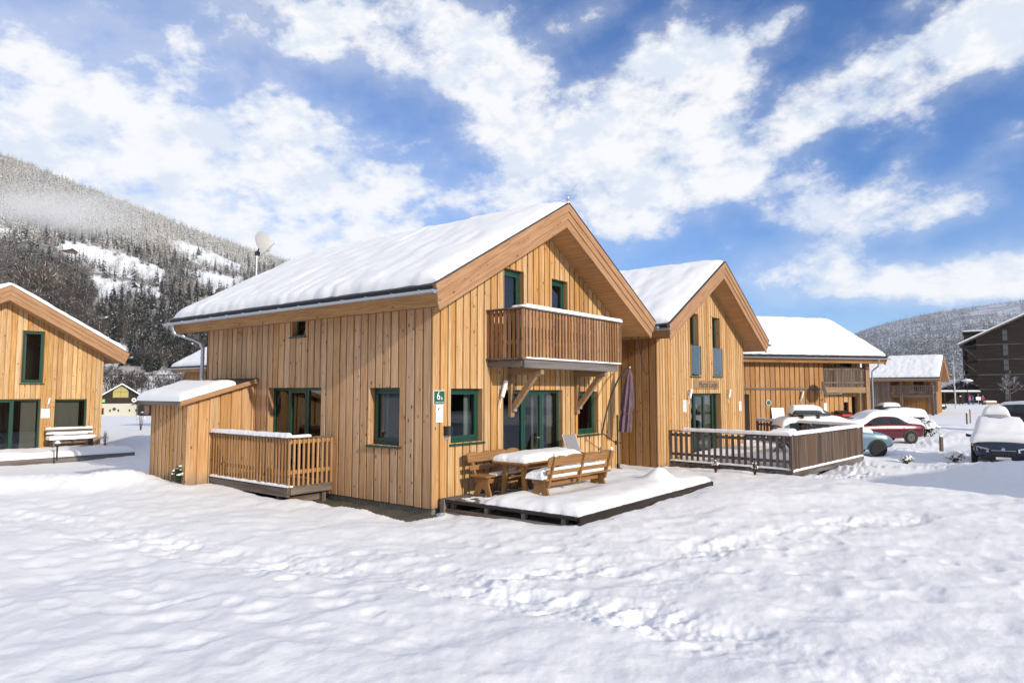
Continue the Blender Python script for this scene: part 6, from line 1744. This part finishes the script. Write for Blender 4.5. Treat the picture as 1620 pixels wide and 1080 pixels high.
con_lo = [conifer_proto(6, 6, s, .20, .55) for s in range(5)]
br_lo = [broad_proto(90, s) for s in range(4)]
# upper forest, rime frosted
pos, ht = [], []; pos2, ht2 = [], []; pos3, ht3 = [], []
for _ in range(15000):
    px = rng.uniform(-60, 640); sk = float(np.interp(px, *SKY_L)); py = sk+2+(rng.random()**1.15)*(475-sk)
    if py > 470: continue
    jx, jy = px+rng.normal()*9, py+rng.normal()*4.5
    if any(inpoly(jx, jy, P) for P in FIELDS): continue
    low = 372+max(0, px-60)*.14
    if py > low and rng.random() < .45: continue
    d = inv_depth(hillL, px, py, D0L, D1L); z = float(hillL(px, d)); P = put(px, d, z)
    if py < low+rng.normal()*10: pos.append(P); ht.append(rng.uniform(9, 15))
    elif rng.random() < .62: pos2.append(P); ht2.append(rng.uniform(6, 11))
    else: pos3.append(P); ht3.append(rng.uniform(8, 14))
bake('frosted_forest', con_lo, pos, ht, M['frosted'])
bake('leafless_woodland', br_lo, pos2, ht2, M['twigs_light'])
bake('spruce_woodland', con_lo, pos3, ht3, M['spruce'])
# lower wood on the left
pos, ht, pos3, ht3 = [], [], [], []
for _ in range(2600):
    px = rng.uniform(-60, 420); py = rng.uniform(395, 588)
    if py < 395+max(0, px-20)*.30 or (px > 330 and py < 470): continue
    if any(inpoly(px+rng.normal()*4, py+rng.normal()*3, P) for P in FIELDS): continue
    d = inv_depth(hillL, px, py, D0L, D1L); P = put(px, d, float(hillL(px, d)))
    if px < 150 or rng.random() < .45: pos.append(P); ht.append(rng.uniform(6, 10))
    else: pos3.append(P); ht3.append(rng.uniform(6, 11))
bake('leafless_woodland', [broad_proto(150, s+20) for s in range(4)], pos, ht, M['twigs'])
bake('spruce_woodland', [conifer_proto(9, 7, s+30, .20, .55) for s in range(4)], pos3, ht3, M['spruce'])
# far mountain forest on the right
pos, ht = [], []
for _ in range(8000):
    px = rng.uniform(1180, 1640); sk = float(np.interp(px, *SKY_R)); py = sk+1+rng.random()*(612-sk)
    if abs(px-1590) < 26 and abs(py-490) < 7 and px > 1568: continue
    if abs(px-1553) < 13 and abs(py-497) < 4: continue
    d = inv_depth(hillR, px, py, D0R, D1R); pos.append(put(px, d, float(hillR(px, d)))); ht.append(rng.uniform(9, 17)*(.55+.45*d/D1R))
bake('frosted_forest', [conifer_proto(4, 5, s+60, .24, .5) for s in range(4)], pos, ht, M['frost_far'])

# ---- single trees that can be told apart
def tree_kind(name, mt, proto_list, trunk_h, tr):
    out = []
    for V, F in proto_list:
        root = bpy.data.objects.new(name, None); C.objects.link(root); root.empty_display_size = .3
        mb = MB(); mb.tube([(0, 0, -.03), (0, 0, trunk_h*.5), (0, 0, trunk_h)], [tr, tr*.7, tr*.2], 6); mb.build('trunk', M['bark'], root, smooth=60)
        o = np_mesh('crown', V, F, mt, root, False)
        out.append(root)
    return out
used_protos = []
def plant(protos, px, py, h, label, group, cat='tree', d=None, wide=1.0, fn=hillL, z=None):
    if d is None:
        d = inv_depth(fn, px, py, D0L, D1L); z = float(fn(px, d))
    P = put(px, d, z)
    pr = protos[rng.integers(len(protos))]
    if pr not in used_protos: o = pr; used_protos.append(pr)
    else: o = copy_tree(pr)
    o.location = tuple(P); o.rotation_euler = (0, 0, rng.uniform(0, 6.28)); o.scale = (h*wide, h*wide, h)
    tag(o, label, cat, group); return o
SPR = tree_kind('spruce_tree', M['spruce'], [conifer_proto(15, 10, s+80, .17, .6, .35) for s in range(4)], .9, .014)
BAR = tree_kind('bare_tree', M['twigs'], [broad_proto(520, s+90, .34) for s in range(5)], .62, .016)
BRN = tree_kind('brown_leaved_tree', M['larchleaf'], [broad_proto(620, s+120, .30) for s in range(3)], .62, .016)
BSH = tree_kind('bush', M['twigs_light'], [broad_proto(300, s+140, .50, .05) for s in range(3)], .4, .02)
for k in range(46):
    px = rng.uniform(205, 345); py = rng.uniform(500, 578)
    plant(SPR, px, py, rng.uniform(9, 14), 'dark snow dusted spruce in the clump on the lower slope left of the big roof', 'spruces on the lower slope')
for (px, py, h) in [(172, 505, 13), (181, 540, 12), (128, 478, 14), (147, 372, 15), (160, 378, 15), (172, 376, 13), (196, 402, 12), (208, 405, 13), (258, 425, 12), (251, 462, 12), (268, 474, 13), (281, 478, 13), (295, 474, 14), (307, 478, 12), (308, 402, 13), (281, 440, 11), (291, 438, 10)]:
    plant(SPR, px, py, h, 'single dark spruce standing out beside the white pastures', 'lone spruces by the pastures')
for k in range(50):
    px = rng.uniform(-30, 175); py = rng.uniform(440, 545)
    if py < 425+px*.35: continue
    plant(BAR, px, py, rng.uniform(9, 13), 'leafless grey brown tree in the wood behind the left chalet', 'bare trees behind the left chalet')
for (px, py, h) in [(36, 470, 17), (62, 466, 18), (88, 480, 14), (18, 470, 13), (52, 500, 14), (110, 505, 12)]:
    plant(BRN, px, py, h, 'tall tree still holding brown leaves high behind the left chalet', 'brown leaved trees behind the left chalet')
for k in range(22):
    px = rng.uniform(168, 330); py = rng.uniform(586, 592)
    plant(BAR, px, py, rng.uniform(4.5, 8), 'leafless shrubby tree between the road and the far inn', 'shrubby trees along the road', d=rng.uniform(196, 206), z=rng.uniform(.0, 2.0), wide=1.25)
for k in range(34):
    px = rng.uniform(150, 262); py = 398+(px-150)*.30+rng.normal()*10
    plant(BSH, px, py, rng.uniform(3, 6), 'small leafless bush dotted over the white pasture', 'bushes on the pasture', cat='bush')
for (px, py, w) in [(140, 424, 0), (160, 441, 0), (178, 434, 0), (190, 442, 0), (200, 450, 0), (225, 452, 0), (170, 446, 0), (150, 436, 0), (213, 447, 0), (236, 456, 0)]:
    plant(BSH, px, py, 5.5, 'leafless bush in the hedge row between two pastures', 'hedge row bushes', cat='bush')
# spruces added out of view behind the viewer to darken the window panes
for k in range(16):
    x, y = -6+5.2*k+rng.uniform(-1, 1), -50+rng.uniform(-4, 4)-.1*k*3
    pr = SPR[k % 4]; o = copy_tree(pr); h = rng.uniform(8, 11); o.location = (x, y, -.3); o.scale = (h*1.5, h*1.5, h)
    tag(o, 'dark spruce added unseen behind the viewer to darken the window panes', 'tree', 'spruces behind the viewer')
# far barns on the slope
M['dark_barn'] = mat('barn_boards', Base_Color=(.05, .038, .032), Roughness=.9)
for (px, py, w, lab) in [(26, 384, 16, 'far farmhouse with a plain snow roof high on the left edge of the slope'), (96, 398, 17, 'small dark barn at the upper corner of the white pasture'), (158, 512, 9, 'snow roofed hut among the trees above the left chalet roof')]:
    d = inv_depth(hillL, px, py, D0L, D1L); P = put(px, d, float(hillL(px, d)))
    hb, _ = cottage('barn', lab, P, -51.8+70, w*.6, w, 2.6, .42, M['dark_barn'], .6, cat='barn')
    mb = MB(); mb.box((w*.2, -.06, 0), (w*.4, .02, 2.2)); mb.build('door', M['weathered_z'], hb)
# guard rail along the road at the foot of the slope
pts = []
for px in np.linspace(60, 400, 18):
    d = inv_depth(hillL, px, 594, D0L, D1L); pts.append(put(px, d, 2.5+(618-592.5)/FOC*d))
gr = thing('guard_rail', 'thin dark guard rail along the road at the foot of the hill', 'guard rail', pts[0])
mb = MB()
for a, b in zip(pts[:-1], pts[1:]): mb.beam(tuple(a-pts[0]), tuple(b-pts[0]), .08, .30)
mb.build('rail', mat('rail_metal', Base_Color=(.12, .12, .13), Roughness=.6), gr)
for p in pts[1:]:
    q_ = p-pts[0]; mb = MB(); mb.box((q_[0]-.07, q_[1]-.07, q_[2]-1.8), (q_[0]+.07, q_[1]+.07, q_[2]+.1)); mb.build('post', M['black'], gr)

# ---- birch, small bare tree, shrubs near by
def branches(mb, p, d, L, r, depth, rd, up=.25, n=3, minr=.004):
    q = p+d*L*.5+Vector((rd.uniform(-1, 1), rd.uniform(-1, 1), 0))*L*.04; e = q+(d+Vector((0, 0, up*.3))).normalized()*L*.5
    mb.tube([p, q, e], [r, r*.8, r*.6], 5 if depth > 1 else 3, cap=False)
    if depth == 0: return
    for k in range(n):
        a = rd.uniform(0, 6.28); t = rd.uniform(.35, 1.0); s = p.lerp(e, t)
        nd = (d*rd.uniform(.6, 1)+Vector((math.cos(a), math.sin(a), rd.uniform(-.1, .5)))*rd.uniform(.5, .95)+Vector((0, 0, up))).normalized()
        branches(mb, s, nd, L*rd.uniform(.5, .78), max(minr, r*.5), depth-1, rd, up, n, minr)
def twig_mat(name, c):
    def f(t, b):
        g = t.new('ShaderNodeNewGeometry'); nz = t.new('ShaderNodeSeparateXYZ', {0: g.outputs['Normal']}).outputs[2]
        t.set(b.inputs['Base Color'], t.mix(t.smooth(nz, .15, .5), c, (.85, .86, .88))); b.inputs['Roughness'].default_value = .85
    return mat(name, f)
M['snowtwig'] = twig_mat('snowy_twig', (.07, .055, .045)); M['birch'] = twig_mat('birch_bark', (.60, .58, .55))
def small_tree(label, px, d, z, h, mt, seed, n, depth, name, r=.07, lean=0):
    t = thing(name, label, 'tree', at((px-810)/FOC*d, d, z)); rd = random.Random(seed)
    mb = MB(); tr_ = [Vector((lean*f*h, 0, f*h)) for f in (-.02, .3, .65, 1)]; mb.tube(tr_, [r, r*.8, r*.5, r*.12], 8); mb.build('trunk', mt, t, smooth=60)
    mb = MB()
    for k in range(n):
        f = rd.uniform(.28, .97); a = rd.uniform(0, 6.28); s = Vector((lean*f*h, 0, f*h))
        branches(mb, s, Vector((math.cos(a), math.sin(a), .55)).normalized(), h*.30*(1.15-f), r*.42*(1.1-f), depth, rd, .2, 3, .010)
    mb.build('crown', M['snowtwig'], t, smooth=60)
    return t
small_tree('slim white birch leaning slightly beside the fourth chalet', 1509, 96, -.2, 7.6, M['birch'], 3, 16, 2, 'birch_tree', .10, -.06)
small_tree('small snow covered bare tree before the dark timber block', 1595, 92, -.1, 5.2, M['snowtwig'], 5, 22, 3, 'bare_tree', .11)
def shrub(label, x, y, h, w, leafc, seed, snow=.4, name='shrub', n=240, leaf=.03):
    z = float(ground_h(np.array([x]), np.array([y]))[0])-.05
    s = thing(name, label, 'shrub', (x, y, z)); rd = np.random.default_rng(seed)
    mb = MB(); r2 = random.Random(seed)
    for k in range(9):
        a = r2.uniform(0, 6.28); rr = w*.8*r2.random(); mb.tube([(rr*.2*math.cos(a), rr*.2*math.sin(a), 0), (rr*.7*math.cos(a), rr*.7*math.sin(a), h*.5), (rr*math.cos(a), rr*math.sin(a), h*r2.uniform(.7, 1))], [.012, .008, .004], 5)
    mb.build('stem', M['bark'], s)
    V, F = [], []; V2, F2 = [], []
    for k in range(n):
        u = rd.normal(size=3); u /= np.linalg.norm(u); q_ = rd.uniform(.45, 1)
        c = np.array([u[0]*w*q_, u[1]*w*q_, h*.52+u[2]*h*.48*q_]); d1 = rd.normal(size=3); d1 /= np.linalg.norm(d1); d2 = np.cross(d1, u); d2 /= np.linalg.norm(d2)+1e-6
        L = leaf*rd.uniform(.7, 1.5); b = len(V); V += [c-d1*L, c+d2*L*.5, c+d1*L, c-d2*L*.5]; F.append((b, b+1, b+2, b+3))
    np_mesh('foliage', V, F, foliage_mat('shrub_leaf_%d' % seed, [(0, leafc[0]), (.5, leafc[1]), (.85, leafc[2])], .7), s, False)
    mb = MB()
    for k in range(int(26*snow)):
        u = rd.normal(size=3); u /= np.linalg.norm(u); u[2] = abs(u[2])*.9+.1*u[2]
        c = (u[0]*w*.85, u[1]*w*.85, h*.5+u[2]*h*.46); r = w*rd.uniform(.13, .30)
        mb.lathe([(r*.1, -r*.4), (r*.8, -r*.3), (r, 0), (r*.75, r*.38), (r*.25, r*.55)], c, 9)
    mb.build('snow_clump', M['snow'], s, smooth=80)
    return s
GREEN = ((.018, .035, .015), (.03, .055, .02), (.06, .08, .03)); BROWN = ((.10, .05, .02), (.16, .085, .035), (.24, .15, .07)); OLIVE = ((.05, .05, .015), (.10, .09, .03), (.20, .16, .05)); RED = ((.05, .012, .018), (.09, .02, .03), (.14, .04, .05))
p = gpt(282, 770, .05); shrub('small evergreen shrub with snow at the corner of the lean-to shed', p[0], p[1], .52, .17, GREEN, 201, .7)
p = gpt(272, 771, .05); 
p = gpt(1434, 722, .05); shrub('low shrub with olive leaves half buried before the light blue car', p[0], p[1], .36, .26, OLIVE, 202, 1.2)
p = gpt(1511, 722, .05); shrub('round low shrub with brown leaves and snow clumps before the dark blue car', p[0], p[1], .40, .36, BROWN, 203, 1.5)
p = at((1459-810)/FOC*39.5, 39.5); shrub('taller shrub loaded with snow behind the dark red car', p[0], p[1], 1.05, .75, GREEN, 204, 1.6, n=420, leaf=.07)
p = gpt(1133, 747, .0); shrub('dry dark red flower stalks before the grey railing', p[0], p[1], .45, .13, RED, 205, .5, 'dry_plant', 130, .022)
p = gpt(1194, 751, .0); shrub('dry plant wrapped in snow before the grey railing', p[0], p[1], .5, .10, BROWN, 206, 1.0, 'dry_plant', 90, .02)
p = gpt(166, 712, -.2); shrub('thin snowy sapling at the corner of the left chalet', p[0], p[1], 1.1, .12, BROWN, 207, .9, 'sapling', 90, .03)
p = gpt(222, 690, -.5); shrub('thin twig standing in the snowy field beyond the shed', p[0], p[1], 1.4, .35, BROWN, 208, .2, 'sapling', 40, .03)

for pr in SPR+BAR+BRN+BSH:
    if pr not in used_protos:
        for c_ in list(pr.children): bpy.data.objects.remove(c_)
        bpy.data.objects.remove(pr)

# ---- shreds of mist against the hill
def mist(label, px, py, d, w, h, dep, dens, seed):
    z = 2.5+(618-py)/FOC*d; P = put(px, d, z)
    mb = MB(); mb.lathe([(.02, -1), (.5, -.86), (.87, -.5), (1, 0), (.87, .5), (.5, .86), (.02, 1)], n=20)
    m = bpy.data.materials.new('mist'); m.use_nodes = True; t = NT(m.node_tree); t.n.clear()
    p_ = t.new('ShaderNodeTexCoord').outputs['Object']
    ln = t.new('ShaderNodeVectorMath', {0: p_}, operation='LENGTH').outputs['Value']
    nz = t.noise(t.new('ShaderNodeVectorMath', {0: p_, 1: (seed, seed*2, 0)}, operation='ADD').outputs[0], 2.2, 4, .6)
    dn = t.math('MULTIPLY', t.smooth(t.math('ADD', ln, t.math('MULTIPLY', t.math('SUBTRACT', nz, .5), 1.3)), 1.0, .0), dens)
    v = t.new('ShaderNodeVolumePrincipled', {'Color': (.995, .995, 1.0), 'Density': dn, 'Anisotropy': 0.0})
    t.new('ShaderNodeOutputMaterial', {'Volume': v.outputs[0]})
    o = mb.build('mist', m, None, smooth=180); o.location = tuple(P); o.scale = (w, dep, h); o.rotation_euler = (0, 0, AZ-math.pi/2)
    return setting(o, 'stuff')
mist('', 62, 334, 640, 125, 28, 80, .017, 1)

# ------------------------------------------------------------------ haze in the valley air
if HAZE > 0:
    mb = MB(); mb.box((-3900, -3900, -9), (3900, 3900, 640))
    m = bpy.data.materials.new('haze'); m.use_nodes = True; t = NT(m.node_tree); t.n.clear()
    v = t.new('ShaderNodeVolumePrincipled', {'Color': (.93, .955, 1.0), 'Density': HAZE, 'Anisotropy': 0.2})
    t.new('ShaderNodeOutputMaterial', {'Volume': v.outputs[0]})
    setting(mb.build('haze', m), 'stuff')
